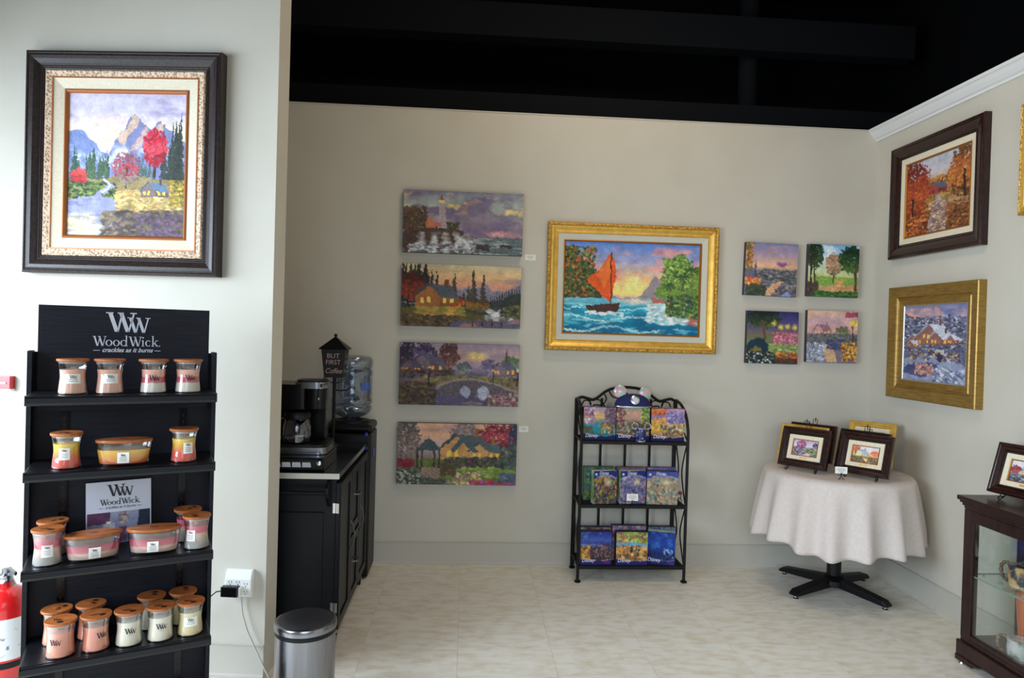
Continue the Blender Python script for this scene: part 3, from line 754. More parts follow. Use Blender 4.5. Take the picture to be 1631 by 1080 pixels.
def art_snow(w=116, h=130):
    A = Art(w, h, 33)
    A.grad((0, (130, 136, 176)), (.15, (190, 160, 170)), (.3, (150, 156, 190)), (.5, (110, 116, 146)), (1, (150, 156, 180)))
    A.clouds((236, 172, 150), 0, .26, 4, 5, .46, .15, .9).clouds((84, 106, 166), 0, .25, 3, 5, .55, .15, .7)
    A.ridge([(0, .1), (.25, .22), (.5, .24), (.8, .22), (1, .16)], (104, 106, 132), 1, .06, .25)
    A.dabs((0, .14, 1, .6), 420, .02, [(84, 88, 114), (190, 196, 214), (120, 122, 146), (60, 62, 84)], 1.7)
    for u, v, s in ((.2, .5, .1), (.34, .52, .14), (.5, .46, .18), (.6, .52, .15), (.14, .56, .08), (.8, .5, .09)): A.house(u, v, s, (150, 104, 96), (206, 208, 222), (255, 190, 90))
    A.poly([(0, .72), (.4, .64), (.7, .7), (1, .78), (1, 1), (0, 1)], (150, 158, 186), .12, 1, .06)
    A.poly([(.0, .84), (.2, .76), (.6, .76), (.5, .9), (.3, .96), (0, .9)], (76, 82, 122), .15, 1, .05).dabs((.2, .77, .5, .92), 60, .02, [(226, 166, 140), (190, 130, 120)], 1.2)
    A.line([(.46, .68), (.55, .6), (.64, .6), (.76, .72)], .025, (196, 198, 212)).ell(.6, .68, .06, .06, (54, 54, 84), .3, .3)
    A.dabs((.5, .82, 1, 1), 130, .022, [(206, 210, 222), (140, 150, 180), (96, 104, 140)], 1.8).dabs((.1, .6, .9, .72), 70, .018, [(240, 180, 96), (84, 80, 110), (70, 64, 90)], 1.4)
    return A.fin(1.0)

def art_small(k, w=64, h=44):
    A = Art(w, h, 40 + k)
    if k == 0:
        A.grad((0, (176, 160, 190)), (.4, (206, 196, 206)), (.6, (96, 100, 110)), (1, (90, 80, 110)))
        A.crown(.34, .26, .2, .22, [(150, 84, 120), (190, 110, 140), (120, 70, 110)], 90, .06).crown(.9, .3, .12, .2, PUR, 50, .06).dabs((0, .4, .5, 1), 150, .06, [(70, 74, 84), (120, 110, 130), (150, 90, 120), (180, 180, 190)], 1.2)
        A.dabs((.5, .5, 1, .95), 90, .06, [(120, 140, 90), (70, 84, 70), (150, 150, 110)], 1.6).poly([(.35, 1), (.6, .8), (.75, .84), (.7, 1)], (206, 176, 186), .1)
    elif k == 1:
        A.grad((0, (206, 206, 216)), (.4, (224, 196, 180)), (.6, (150, 140, 104)), (1, (96, 84, 70)))
        A.crown(.12, .3, .2, .3, [(196, 110, 70), (216, 140, 96)], 110, .07).crown(.86, .42, .18, .22, [(200, 110, 76), (220, 140, 100)], 90, .06).house(.34, .6, .34, (206, 190, 150), (150, 166, 196))
        A.line([(.12, .3), (.12, .75)], .03, (80, 60, 54)).dabs((0, .66, .5, 1), 70, .06, [(90, 80, 64), (120, 104, 70)], 1.6).poly([(.4, .66), (.7, .84), (.9, 1), (.6, 1)], (220, 190, 140), .1).dabs((.6, .6, 1, 1), 80, .05, [(120, 120, 70), (150, 90, 70), (90, 84, 60)], 1.4)
    else:
        A.grad((0, (216, 216, 222)), (.4, (206, 196, 196)), (.6, (130, 110, 110)), (1, (70, 70, 84)))
        A.ridge([(0, .5), (.4, .2), (.6, .3), (1, .4)], (150, 160, 190), .6, .06).crown(.14, .42, .16, .2, [(130, 60, 70), (160, 84, 84)], 70, .06).crown(.6, .5, .2, .12, AUT, 70, .05).house(.4, .62, .2, (190, 170, 150), (150, 130, 140))
        A.dabs((0, .66, 1, 1), 130, .06, [(70, 74, 90), (110, 116, 130), (60, 56, 60), (150, 160, 170)], 2)
    return A.fin(1.1)

# large dark wooden frame on the left partition
u6 = Vector((math.cos(R(6)), -math.sin(R(6)), 0)); n6 = Vector((-math.sin(R(6)), -math.cos(R(6)), 0))
P6 = Vector((-.845, 3.1, 0))
def on_left(u, z, d=0.0): return P6 + u6 * u + n6 * d + Vector((0, 0, z))
t = thing('framed_painting', 'large dark wood framed mountain lake picture with carved cream border on the left wall', 'picture', on_left(-.661, 2.232, .001), R(-6))
W_, H_ = .866, .963
frame_ring('outer_molding', W_, H_, [(0, 0), (0, .045), (.004, .05), (.010, .052), (.014, .048), (.022, .052), (.036, .050), (.052, .040), (.060, .034), (.064, .036), (.068, .032), (.072, .034), (.078, .030), (.078, .01)], WOODF, t)
frame_ring('carved_border', W_ - .156, H_ - .156, [(0, .02), (0, .031), (.006, .036), (.026, .030), (.030, .030), (.030, .01)], ORNAM, t)
frame_ring('liner_edge', W_ - .214, H_ - .214, [(0, .02), (0, .032), (.005, .032), (.005, .01)], COPPER, t)
frame_ring('linen_liner', W_ - .222, H_ - .222, [(0, .022), (0, .028), (.046, .016), (.046, .008)], LINEN, t)
frame_ring('inner_fillet', W_ - .312, H_ - .312, [(0, .012), (0, .019), (.006, .022), (.012, .018), (.016, .012), (.016, .006)], COPPER, t)
art_panel('painted_canvas', W_ - .340, H_ - .340, art_mountain(), -.008, t)
MB().box(-W_ / 2 + .03, W_ / 2 - .03, -.004, 0, -H_ / 2 + .03, H_ / 2 - .03).build('backing_board', DKCANV, t)

# four wide canvases
def canvas(name, label, x, z, W, H, arr, cat='picture', group=None, tilt=0.0, th=.036):
    t = thing(name, label, cat, (x, YB - .0005, z), 0, group)
    t.rotation_euler = (0, tilt, 0)
    MB().box(-W / 2, W / 2, -th + .0006, 0, -H / 2, H / 2).build('canvas_wrap', DKCANV, t, bevel=.002)
    art_panel('printed_face', W - .002, H - .002, arr, -th, t)
    return t
G1 = 'wide canvases stacked in one column on the back wall'
canvas('canvas_print', 'wide canvas of a lighthouse over crashing waves, topmost of the column on the back wall', -.040, 2.256, .783, .407, art_coast(), group=G1)
canvas('canvas_print', 'wide canvas of a log cabin among tall pines by a jetty at sunset', -.040, 1.776, .783, .407, art_cabin(), group=G1)
canvas('canvas_print', 'wide canvas of a stone arch bridge between lamplit houses at dusk', -.038, 1.261, .783, .407, art_bridge(), group=G1)
canvas('canvas_print', 'wide canvas of a thatched cottage and roofed garden well, lowest of the column', -.039, .737, .783, .404, art_cottage(), group=G1)
def wall_card(label, x, z, w, h):
    t = thing('price_card', label, 'card', (x, YB - .0005, z))
    bx('card_sheet', CARD, (-w / 2, w / 2, -.002, 0, -h / 2, h / 2), t)
    for k, (a, b_) in enumerate(((-.3, .25), (-.36, .36), (-.2, .2))):
        bx('printed_line', GREYP, (a * w, b_ * w, -.0026, -.002, h * (.2 - .2 * k), h * (.26 - .2 * k)), t)
wall_card('small white price card on the wall right of the lighthouse canvas', .410, 2.049, .070, .038)
wall_card('small white price card on the wall right of the cottage canvas', .398, .906, .062, .037)

# gold framed sea picture
t = thing('framed_painting', 'gold framed wide sea picture with an orange sailed boat on the back wall', 'picture', (1.098, YB - .0005, 1.865))
W_, H_ = 1.156, .850
frame_ring('carved_edge', W_, H_, [(0, 0), (0, .036), (.004, .042), (.012, .045), (.020, .042), (.022, .036)], GOLDR, t)
frame_ring('gold_molding', W_ - .044, H_ - .044, [(0, .036), (.006, .040), (.014, .040), (.030, .030), (.042, .026), (.046, .030), (.050, .024), (.050, .008)], GOLD, t)
frame_ring('linen_liner', W_ - .144, H_ - .144, [(0, .018), (0, .024), (.038, .015), (.038, .006)], M('grey_linen_liner', (206, 204, 190), .85), t)
frame_ring('inner_fillet', W_ - .220, H_ - .220, [(0, .01), (0, .018), (.006, .020), (.012, .012), (.012, .005)], GOLDD, t)
art_panel('painted_canvas', W_ - .242, H_ - .242, art_sea(), -.007, t)
MB().box(-W_ / 2 + .02, W_ / 2 - .02, -.004, 0, -H_ / 2 + .02, H_ / 2 - .02).build('backing_board', DKCANV, t)

G2 = 'square canvases right of the gold framed sea picture'
canvas('square_canvas', 'square canvas of a dusk hillside town, upper left of the four square canvases', 2.040, 2.022, .362, .356, art_square(0), group=G2, tilt=R(1.0))
canvas('square_canvas', 'square canvas of a sunny park with dark trees, upper right of the four square canvases', 2.474, 2.028, .357, .354, art_square(1), group=G2, tilt=R(.4))
canvas('square_canvas', 'square canvas of a dark lantern-lit garden, lower left of the four square canvases', 2.064, 1.564, .357, .354, art_square(2), group=G2, tilt=R(.2))
canvas('square_canvas', 'square canvas of a hazy valley road, lower right of the four square canvases', 2.480, 1.581, .355, .353, art_square(3), group=G2)

# pictures on the right wall
RR = R(-90)
t = thing('framed_painting', 'dark mahogany framed autumn farm road picture, upper one on the right wall', 'picture', (XR - .0005, 3.982, 2.448), RR)
W_, H_ = .825, .715
frame_ring('outer_molding', W_, H_, [(0, 0), (0, .038), (.006, .044), (.014, .044), (.018, .040), (.024, .042), (.050, .036), (.070, .026), (.074, .030), (.080, .022), (.086, .022), (.086, .008)], MAHOG, t)
frame_ring('linen_liner', W_ - .172, H_ - .172, [(0, .016), (0, .020), (.036, .014), (.036, .006)], LINEN, t)
frame_ring('inner_fillet', W_ - .244, H_ - .244, [(0, .01), (0, .017), (.005, .018), (.010, .012), (.010, .005)], GOLDD, t)
art_panel('painted_canvas', W_ - .264, H_ - .264, art_barn(), -.007, t)
MB().box(-W_ / 2 + .02, W_ / 2 - .02, -.004, 0, -H_ / 2 + .02, H_ / 2 - .02).build('backing_board', DKCANV, t)
t = thing('framed_painting', 'plain antique gold framed snowy village picture, lower one on the right wall', 'picture', (XR - .0005, 3.962, 1.555), RR)
W_, H_ = .800, .700
frame_ring('outer_molding', W_, H_, [(0, 0), (0, .044), (.006, .048), (.064, .034), (.066, .028), (.070, .030), (.074, .026), (.076, .026)], GOLDA, t)
frame_ring('inner_molding', W_ - .152, H_ - .152, [(0, .026), (.006, .030), (.012, .026), (.036, .016), (.040, .016)], GOLDA, t)
frame_ring('inner_fillet', W_ - .232, H_ - .232, [(0, .016), (.005, .017), (.008, .012), (.008, .005)], SILV, t)
art_panel('painted_canvas', W_ - .246, H_ - .246, art_snow(), -.008, t)
MB().box(-W_ / 2 + .02, W_ / 2 - .02, -.004, 0, -H_ / 2 + .02, H_ / 2 - .02).build('backing_board', DKCANV, t)
t = thing('framed_painting', 'ornate bright gold picture frame cut off by the right edge of the photo', 'picture', (XR - .0005, 2.93, 2.484), RR)
W_, H_ = .80, .555
frame_ring('carved_edge', W_, H_, [(0, 0), (0, .034), (.006, .040), (.014, .036)], GOLDR, t)
frame_ring('gold_molding', W_ - .028, H_ - .028, [(0, .036), (.010, .042), (.024, .038), (.044, .026), (.060, .022), (.064, .008)], GOLD, t)
frame_ring('linen_liner', W_ - .156, H_ - .156, [(0, .016), (0, .02), (.036, .012), (.036, .005)], LINEN, t)
art_panel('painted_canvas', W_ - .228, H_ - .228, art_small(2), -.006, t)
MB().box(-W_ / 2 + .02, W_ / 2 - .02, -.004, 0, -H_ / 2 + .02, H_ / 2 - .02).build('backing_board', DKCANV, t)

# ------------------------------------------------------------------ candle display unit
AU = R(25)
O_U = Vector((-1.267, 2.704, 0))
def unit(x, y, z):
    return O_U + Vector((math.cos(AU) * x - math.sin(AU) * y, math.sin(AU) * x + math.cos(AU) * y, z))
t = thing('candle_display_rack', 'tall black candle display shelving with a lettered header standing by the left wall', 'shelf', O_U, AU)
MB().box(-.290, .290, 0, .018, 0, 1.432).build('back_panel', RACKB, t)
bx('side_panel', RACKB, (-.305, -.290, -.060, .018, 0, 1.437), t, .001)
bx('side_panel', RACKB, (.290, .305, -.060, .018, 0, 1.437), t, .001)
hd = bx('header_board', RACKB, (-.279, .279, -.016, -.001, 1.22, 1.600), t, .0008)
P, w_ = wick_word(0, 0, .036)
letters('word_lettering', [[(p[0] - w_ / 2 - .002, p[1] + 1.456) for p in q] for q in P], SILVERT, hd, -.0165)
letters('initials_lettering', ww_mark(0, 1.509, .072), SILVERT, hd, -.0165)
text('tagline_lettering', 'crackles as it burns', .0225, (0, -.0170, 1.434), SILVERT, hd, shear=.35, sx=.95, off=.0005)
for q in ((-.110, -.089), (.089, .110)): letters('rule_line', [rc(q[0], q[1], 1.4385, 1.4405)], SILVERT, hd, -.0165)
bx('kick_plate', SHELFB, (-.290, .290, -.20, -.001, 0, .09), t, .003)
for x in (-.195, .195):
    u_ = MB().box(x - .012, x + .012, -.006, -.0005, .09, 1.22).build('slotted_upright', BLKG, t)
    sl = MB()
    for k in range(44): sl.box(x - .003, x + .003, -.0064, -.006, .11 + .025 * k, .121 + .025 * k)
    tag(sl.build('slots', SHELFB, u_), kind='stuff')
SZ = {1: 1.296, 2: 1.047, 3: .725, 4: .412}
for k, z in SZ.items():
    s = MB().box(-.284, .284, -.250, -.001, z - .006, z).build('shelf', SHELFB, t, bevel=.001)
    lip = MB()
    pr = [(-.250, z - .002), (-.262, z - .001), (-.268, z - .006), (-.269, z - .022), (-.264, z - .031), (-.250, z - .032)]
    lip.prism(pr, -.288, .288, 'x').build('shelf_lip', SHELFB, s, bevel=.002)
    for sx in (-1, 1):
        MB().prism([(-.262, z + (.004)), (-.268, z - .004), (-.268, z - .03), (-.001, z - .03), (-.001, z - .004), (-.240, z - .002)], sx * .284, sx * .288, 'x').build('end_cap', SHELFB, s, bevel=.0015)
        MB().prism([(-.001, z - .03), (-.200, z - .012), (-.200, z - .006), (-.001, z - .006)], sx * .195 - .002, sx * .195 + .002, 'x').build('bracket', BLKG, s)
        MB().lathe([(.0035, 0), (.0035, .002), (.002, .003)], 10).build('screw', SILV, s).matrix_local = Matrix.Translation((sx * .195, -.0065, z - .045)) @ Matrix.Rotation(PI / 2, 4, 'X')
    if k == 1:
        o = MB().lathe([(.0035, 0), (.0035, .002), (.002, .003)], 10).build('screw', SILV, t)
        o.matrix_local = Matrix.Translation((-.195, -.0165, 1.345)) @ Matrix.Rotation(PI / 2, 4, 'X')

# poster card leaning behind the candles of the third shelf
t = thing('poster_card', 'white lettered advertising card with a candle photo standing on the third shelf of the rack', 'sign', unit(-.013, -.022, SZ[3] + .0004), AU)
t.rotation_euler = (R(-3), R(-1.2), AU)
CARDG = M('poster_white', (206, 206, 216), .5)
bx('card_sheet', CARDG, (-.106, .106, -.004, 0, 0, .228), t)
P, w_ = wick_word(0, 0, .0215)
letters('word_lettering', [[(p[0] - w_ / 2 + .004, p[1] + .142) for p in q] for q in P], DARKT, t, -.0043)
letters('initials_lettering', ww_mark(.004, .173, .043), DARKT, t, -.0043)
text('tagline_lettering', 'crackles as it burns', .0135, (.004, -.0048, .128), DARKT, t, shear=.35, sx=.95)
for q in ((-.066, -.052), (.060, .074)): letters('rule_line', [rc(q[0], q[1], .1305, .132)], DARKT, t, -.0043)
A = Art(80, 46, 61)
A.grad((0, (150, 150, 170)), (1, (110, 116, 150)))
A.poly([(0, 0), (.36, 0), (.36, .4), (0, .4)], (92, 54, 84), .1).poly([(.82, 0), (1, 0), (1, 1), (.76, 1)], (38, 44, 62), .1).poly([(.24, .36), (.44, .36), (.42, .8), (.26, .8)], (190, 184, 196)).ell(.34, .34, .06, .06, (236, 214, 190), .5, .3)
A.poly([(.5, .5), (.62, .5), (.61, .95), (.51, .95)], (110, 70, 90)).dabs((.5, .05, .64, .45), 40, .05, [(150, 130, 130), (200, 180, 140), (130, 100, 120)])
art_panel('photo_print', .204, .114, A.fin(1.0), -.0046, t, z0=.001)

# ---- jar candles
JP = [(.0410, 0), (.0432, .002), (.0433, .006), (.0408, .030), (.0382, .056), (.0390, .075), (.0418, .095), (.0452, .111)]
def jr(z): return float(np.interp(z, [p[1] for p in JP[1:]], [p[0] for p in JP[1:]]))
WAX = {
    'blush': bandM('blush_wax', [(0, (244, 194, 170)), (1, (234, 178, 152))], .084),
    'berry': bandM('berry_layered_wax', [(0, (232, 226, 208)), (.46, (232, 222, 206)), (.50, (206, 96, 108)), (.70, (206, 92, 106)), (.74, (240, 180, 158)), (1, (240, 186, 164))], .084),
    'citrus': bandM('citrus_layered_wax', [(0, (232, 96, 84)), (.45, (236, 106, 84)), (.62, (240, 150, 78)), (.85, (240, 196, 74)), (1, (240, 206, 84))], .084),
    'rose': bandM('rose_layered_wax', [(0, (176, 172, 166)), (.38, (186, 180, 170)), (.60, (226, 200, 178)), (.72, (228, 186, 172)), (.76, (216, 104, 122)), (1, (212, 96, 116))], .084),
    'salmon': bandM('salmon_wax', [(0, (230, 146, 116)), (1, (232, 154, 128))], .084),
    'ivory': bandM('ivory_wax', [(0, (228, 218, 192)), (1, (232, 226, 206))], .084),
    'vanilla': bandM('vanilla_wax', [(0, (226, 206, 150)), (1, (232, 218, 172))], .084)}
def decal(parent, name, mat, a0, a1, z0, z1, rad, n=8):
    v, f = [], []
    nz = 6 if z1 - z0 > .01 else 1
    for i in range(n + 1):
        a = a0 + (a1 - a0) * i / n
        for k in range(nz + 1):
            z = z0 + (z1 - z0) * k / nz
            r = rad(z)
            v.append((r * math.sin(a), -r * math.cos(a), z))
    for i in range(n):
        for k in range(nz):
            p = i * (nz + 1) + k
            f.append((p, p + nz + 1, p + nz + 2, p + 1))
    return MB().add(v, f).build(name, mat, parent)
def wrap_letters(parent, name, polys, mat, ac, rad, z0, dr):
    v, f = [], []
    for q in polys:
        k = len(v)
        for x, z in q:
            r = rad(z0 + z) + dr; a = ac + x / r
            v.append((r * math.sin(a), -r * math.cos(a), z0 + z))
        f.append(tuple(range(k, k + len(q))))
    return MB().add(v, f).build(name, mat, parent)
def make_jar(wax, style, ang):
    """style: 'wide' or 'tall' paper label, or 'logo' printed straight on the glass."""
    t = thing('jar_candle', 'x', 'candle', (0, 0, 0), 0)
    MB().lathe(JP + [(.0438, .111), (.0404, .095), (.0378, .078)], 40).build('glass_jar', GLASS, t, smooth=True, fix=False)
    MB().lathe([(r - .0022, z) for r, z in ((.0420, .0035), (.0440, .006), (.0417, .030), (.0392, .056), (.0399, .075), (.0409, .0838))] + [(.012, .0842), (0, .0842)], 40).build('wax', WAX[wax], t, smooth=True)
    MB().box(-.007, .007, -.0006, .0006, .084, .092).build('wick', M_WICK, t)
    lid = MB().lathe([(.0458, .1106), (.0476, .1115), (.0484, .113), (.0486, .1185), (.0474, .120), (0, .120)], 40).build('wooden_lid', LID, t, smooth=True)
    MB().lathe([(.0408, .1045), (.0408, .1107), (.030, .1107)], 32).build('lid_gasket', M_GASK, lid, smooth=True)
    mk = [[(p[0], p[1]) for p in q] for q in ww_mark(0, -.008, .016)]
    b_ = MB()
    for q in mk: b_.prism([(p[0] - .008, p[1] - .004) for p in q], .1201, .1204, 'z')
    b_.lathe([(.0105, .1201), (.0105, .1205), (0, .1205)], 20, 1.0, .8, c=(.008, -.024, 0))  # dark flattened disc near the front edge of the lid
    b_.build('lid_mark', M_LIDMARK, lid).rotation_euler = (0, 0, ang)
    rad = lambda z: jr(z) + .0004
    if style == 'logo':
        wrap_letters(t, 'printed_mark', ww_mark(0, 0, .019), DARKT, ang, rad, .046, .0003)
        decal(t, 'printed_line', GREYP, ang - .16, ang + .16, .040, .0412, rad)
    else:
        hw, z0, z1 = (.58, .037, .070) if style == 'wide' else (.42, .032, .071)
        l = decal(t, 'paper_label', CARD, ang - hw, ang + hw, z0, z1, rad)
        wrap_letters(l, 'label_mark', ww_mark(0, 0, .012 if style == 'wide' else .009), DARKT, ang, rad, z1 - (.015 if style == 'wide' else .012), .0004)
        for k in range(2 if style == 'wide' else 3):
            decal(l, 'label_line', GREYP, ang - hw * .6, ang + hw * .6, z1 - .0195 - .006 * k, z1 - .0175 - .006 * k, lambda z: jr(z) + .0008)
    return t
M_LIDMARK = M('dark_lid_mark', (34, 24, 20), .5)
M_WICK = M('wood_wick', (150, 110, 70), .8)
M_GASK = M('clear_gasket', (150, 146, 142), .4)
PROTO = {}
def jar(wax, style, ang, label, x, y, shelf, group, rz=None):
    key = (wax, style, ang)
    loc = unit(x, y, SZ[shelf] + .0003)
    if key not in PROTO:
        t = make_jar(*key); t.location = loc; t['label'] = label; PROTO[key] = t
    else:
        t = dup(PROTO[key], None, loc, None, label)
    t.rotation_euler = (0, 0, AU if rz is None else rz)
    t['group'] = group
    return t
GJ = 'jar candles on the black display rack'
jar('blush', 'wide', .10, 'blush jar candle with white label, first from the left on the top shelf', -.162, -.180, 1, GJ)
jar('blush', 'wide', .10, 'blush jar candle with white label, second from the left on the top shelf', -.052, -.180, 1, GJ, AU + .02)
jar('berry', 'logo', .05, 'cream, rose and peach layered jar candle, third from the left on the top shelf', .084, -.180, 1, GJ)
jar('berry', 'logo', .05, 'cream, rose and peach layered jar candle at the right end of the top shelf', .196, -.180, 1, GJ, AU + .12)
jar('citrus', 'tall', -.10, 'yellow to coral jar candle at the left of the second shelf', -.174, -.195, 2, GJ)
jar('citrus', 'tall', -.10, 'yellow to coral jar candle at the right of the second shelf', .187, -.195, 2, GJ, AU + .42)
jar('rose', 'tall', .05, 'rose, cream and grey jar candle at the front left of the third shelf', -.222, -.190, 3, GJ)
jar('rose', 'tall', .05, 'rose, cream and grey jar candle behind the one at the left of the third shelf', -.217, -.083, 3, GJ, AU + 1.2)
jar('rose', 'tall', .05, 'rose, cream and grey jar candle at the front right of the third shelf', .236, -.190, 3, GJ, AU - .65)
jar('rose', 'tall', .05, 'rose, cream and grey jar candle behind the one at the right of the third shelf', .214, -.083, 3, GJ, AU + 1.6)
jar('salmon', 'logo', -.35, 'salmon jar candle at the front left end of the fourth shelf', -.179, -.198, 4, GJ)
jar('salmon', 'logo', -.35, 'salmon jar candle, second from the left in front on the fourth shelf', -.076, -.194, 4, GJ, AU + .9)
jar('ivory', 'logo', .10, 'ivory jar candle, third from the left in front on the fourth shelf', .025, -.196, 4, GJ)
jar('ivory', 'logo', .10, 'ivory jar candle, fourth from the left in front on the fourth shelf', .124, -.198, 4, GJ, AU - .05)
jar('vanilla', 'wide', -.02, 'vanilla jar candle with white label at the front right end of the fourth shelf', .222, -.194, 4, GJ)
jar('salmon', 'logo', -.35, 'salmon jar candle at the back left end of the fourth shelf', -.199, -.084, 4, GJ, AU + 2.0)
jar('salmon', 'logo', -.35, 'salmon jar candle, second from the left at the back of the fourth shelf', -.096, -.080, 4, GJ, AU + 2.6)
jar('ivory', 'logo', .10, 'ivory jar candle at the back of the fourth shelf behind the ivory pair', .098, -.080, 4, GJ, AU + 2.2)
jar('vanilla', 'wide', -.02, 'vanilla jar candle at the back right end of the fourth shelf', .204, -.080, 4, GJ, AU + 2.4)

EW = {'citrus': bandM('citrus_boat_wax', [(0, (206, 84, 50)), (.3, (222, 110, 54)), (.7, (236, 170, 60)), (1, (240, 196, 80))], .056),
      'rose': bandM('rose_boat_wax', [(0, (150, 140, 134)), (.25, (214, 190, 170)), (.55, (230, 190, 174)), (.64, (216, 110, 122)), (1, (190, 70, 92))], .056)}
def make_boat(wax):
    t = thing('oval_candle', 'x', 'candle')
    A_, B_ = 1.0, .52
    pr = [(.074, 0), (.0765, .003), (.080, .030), (.0845, .060), (.087, .079)]
    MB().lathe(pr + [(.085, .079), (.0825, .060), (.081, .056)], 48, A_, B_).build('glass_bowl', GLASS, t, smooth=True, fix=False)
    MB().lathe([(.070, .0075), (.074, .009), (.0772, .030), (.0810, .0555), (.03, .056), (0, .056)], 48, A_, B_).build('wax', EW[wax], t, smooth=True)
    MB().box(-.05, .05, -.0006, .0006, .0555, .064).build('wick', M_WICK, t)
    lid = MB().lathe([(.085, .0795), (.088, .081), (.0885, .083), (.0885, .089), (.0865, .0905), (0, .0905)], 48, A_, B_).build('wooden_lid', LID, t, smooth=True)
    b_ = MB()
    for q in ww_mark(0, -.008, .016): b_.prism(q, .0906, .0909, 'z')
    b_.build('lid_mark', DARKT, lid)
    l = MB().add([(-.018, -.0448, .013), (.018, -.0448, .013), (.018, -.0468, .050), (-.018, -.0468, .050)], [(0, 1, 2, 3)]).build('paper_label', CARD, t)
    letters('label_mark', [[(p[0], p[1]) for p in q] for q in ww_mark(0, .036, .008)], DARKT, l, -.0474, .0002)
    for k in range(3): bx('label_line', GREYP, (-.011, .011, -.0474, -.0466, .031 - .006 * k, .0326 - .006 * k), l)
    return t
GB = 'oval candles on the black display rack'
t = make_boat('citrus'); t.location = unit(-.003, -.200, SZ[2] + .0003); t.rotation_euler = (0, 0, AU - .05); tag(t, 'yellow to orange oval candle in the middle of the second shelf', None, GB)
t = make_boat('rose'); t.location = unit(-.089, -.190, SZ[3] + .0003); t.rotation_euler = (0, 0, AU + .12); tag(t, 'rose and cream oval candle left of centre on the third shelf', None, GB)
t = dup(t, None, unit(.098, -.193, SZ[3] + .0003), AU - .12, 'rose and cream oval candle right of centre on the third shelf')

# ------------------------------------------------------------------ left wall fittings
t = thing('fire_extinguisher', 'red fire extinguisher standing on the floor left of the candle rack', 'extinguisher', (-1.905, 3.06, 0), R(-6))
MB().lathe([(.070, 0), (.084, .006), (.088, .02), (.088, .335), (.084, .365), (.070, .395), (.048, .412), (.026, .420), (.022, .44)], 40).build('cylinder', RED, t, smooth=True)
MB().lathe([(.0885, .135), (.0887, .135), (.0887, .305), (.0885, .305)], 40).build('paper_label', LABELW, t, smooth=True)
MB().lathe([(.0888, .100), (.0905, .101), (.0905, .124), (.0888, .125)], 40).build('strap', BLK, t, smooth=True)
MB().lathe([(.021, .44), (.024, .442), (.024, .47), (.018, .475), (.018, .492), (0, .492)], 20).build('valve', STEEL, t, smooth=True)
MB().tube([(0, 0, .487), (.03, -.02, .50), (.085, -.06, .495)], .009, 8, flat=.6).build('lever', STEEL, t, smooth=True)
MB().tube([(0, 0, .478), (.035, -.02, .468), (.085, -.06, .448)], .008, 8, flat=.6).build('carry_handle', STEEL, t, smooth=True)
g_ = MB().lathe([(.017, 0), (.017, .012), (.014, .014), (0, .014)], 20).build('gauge', SILV, t, smooth=True)
g_.matrix_local = Matrix.Translation((.004, -.024, .455)) @ Matrix.Rotation(PI / 2, 4, 'X')
MB().tube([(-.02, 0, .46), (-.07, -.01, .455), (-.10, -.01, .42), (-.105, -.005, .35), (-.100, 0, .24), (-.097, 0, .16)], .011, 10).build('hose', BLK, t, smooth=True)
t = thing('alarm_pull_station', 'small red and white alarm box on the wall at the left photo edge', 'alarm', on_left(-1.19, 1.263, .0005), R(-6))
bx('red_housing', RED, (-.042, .042, -.03, 0, -.026, .030), t, .002)
bx('white_plate', WHITE, (-.044, .044, -.026, 0, -.034, -.026), t, .001)
bx('pull_bar', WHITE, (-.025, .025, -.034, -.028, -.004, .004), t, .001)

t = thing('outlet_tap', 'white multi-socket outlet adapter low on the left wall near its right edge', 'outlet', on_left(-.108, .425, .0005), R(-6))
MB().prism([(0, -.058), (-.028, -.058), (-.036, -.050), (-.036, .020), (-.020, .058), (0, .058)], -.058, .058, 'x').build('housing', WHITE, t, bevel=.004)
for cx, cz in ((-.034, .005), (0, .005), (.034, -.002), (.034, -.035)):
    b_ = MB()
    b_.box(cx - .007, cx - .005, -.0366, -.0358, cz, cz + .009); b_.box(cx + .005, cx + .007, -.0366, -.0358, cz, cz + .009); b_.box(cx - .002, cx + .002, -.0366, -.0358, cz - .008, cz - .004)
    b_.build('socket_slots', DARKT, t)
t = thing('power_adapter', 'black power adapter plugged into the white outlet adapter, its cord running behind the rack', 'charger', on_left(-.108, .40, .037), R(-6))
bx('adapter_body', BLKG, (-.062, .012, -.034, -.002, -.022, .022), t, .004)
bx('adapter_plug', WHITE, (.0125, .022, -.028, .0, -.018, .018), t, .002)
MB().tube([(-.060, -.018, 0), (-.085, -.02, -.004), (-.115, -.02, -.03), (-.145, -.02, -.075), (-.19, -.01, -.12), (-.24, 0, -.15)], .0028, 8).build('cord', BLK, t, smooth=True)
pts = [on_left(-.100, .366, .02), on_left(-.098, .33, .016), on_left(-.092, .29, .02), on_left(-.070, .22, .02), on_left(-.030, .14, .022), on_left(.015, .06, .03), on_left(.05, .008, .04), on_left(.13, .004, .06)]
o = MB().tube(pts, .0032, 8).build('extension_cord', M('grey_white_cord', (196, 194, 188), .5), smooth=True)
tag(o, 'thin white cord hanging from the outlet adapter down to the floor', 'cord')

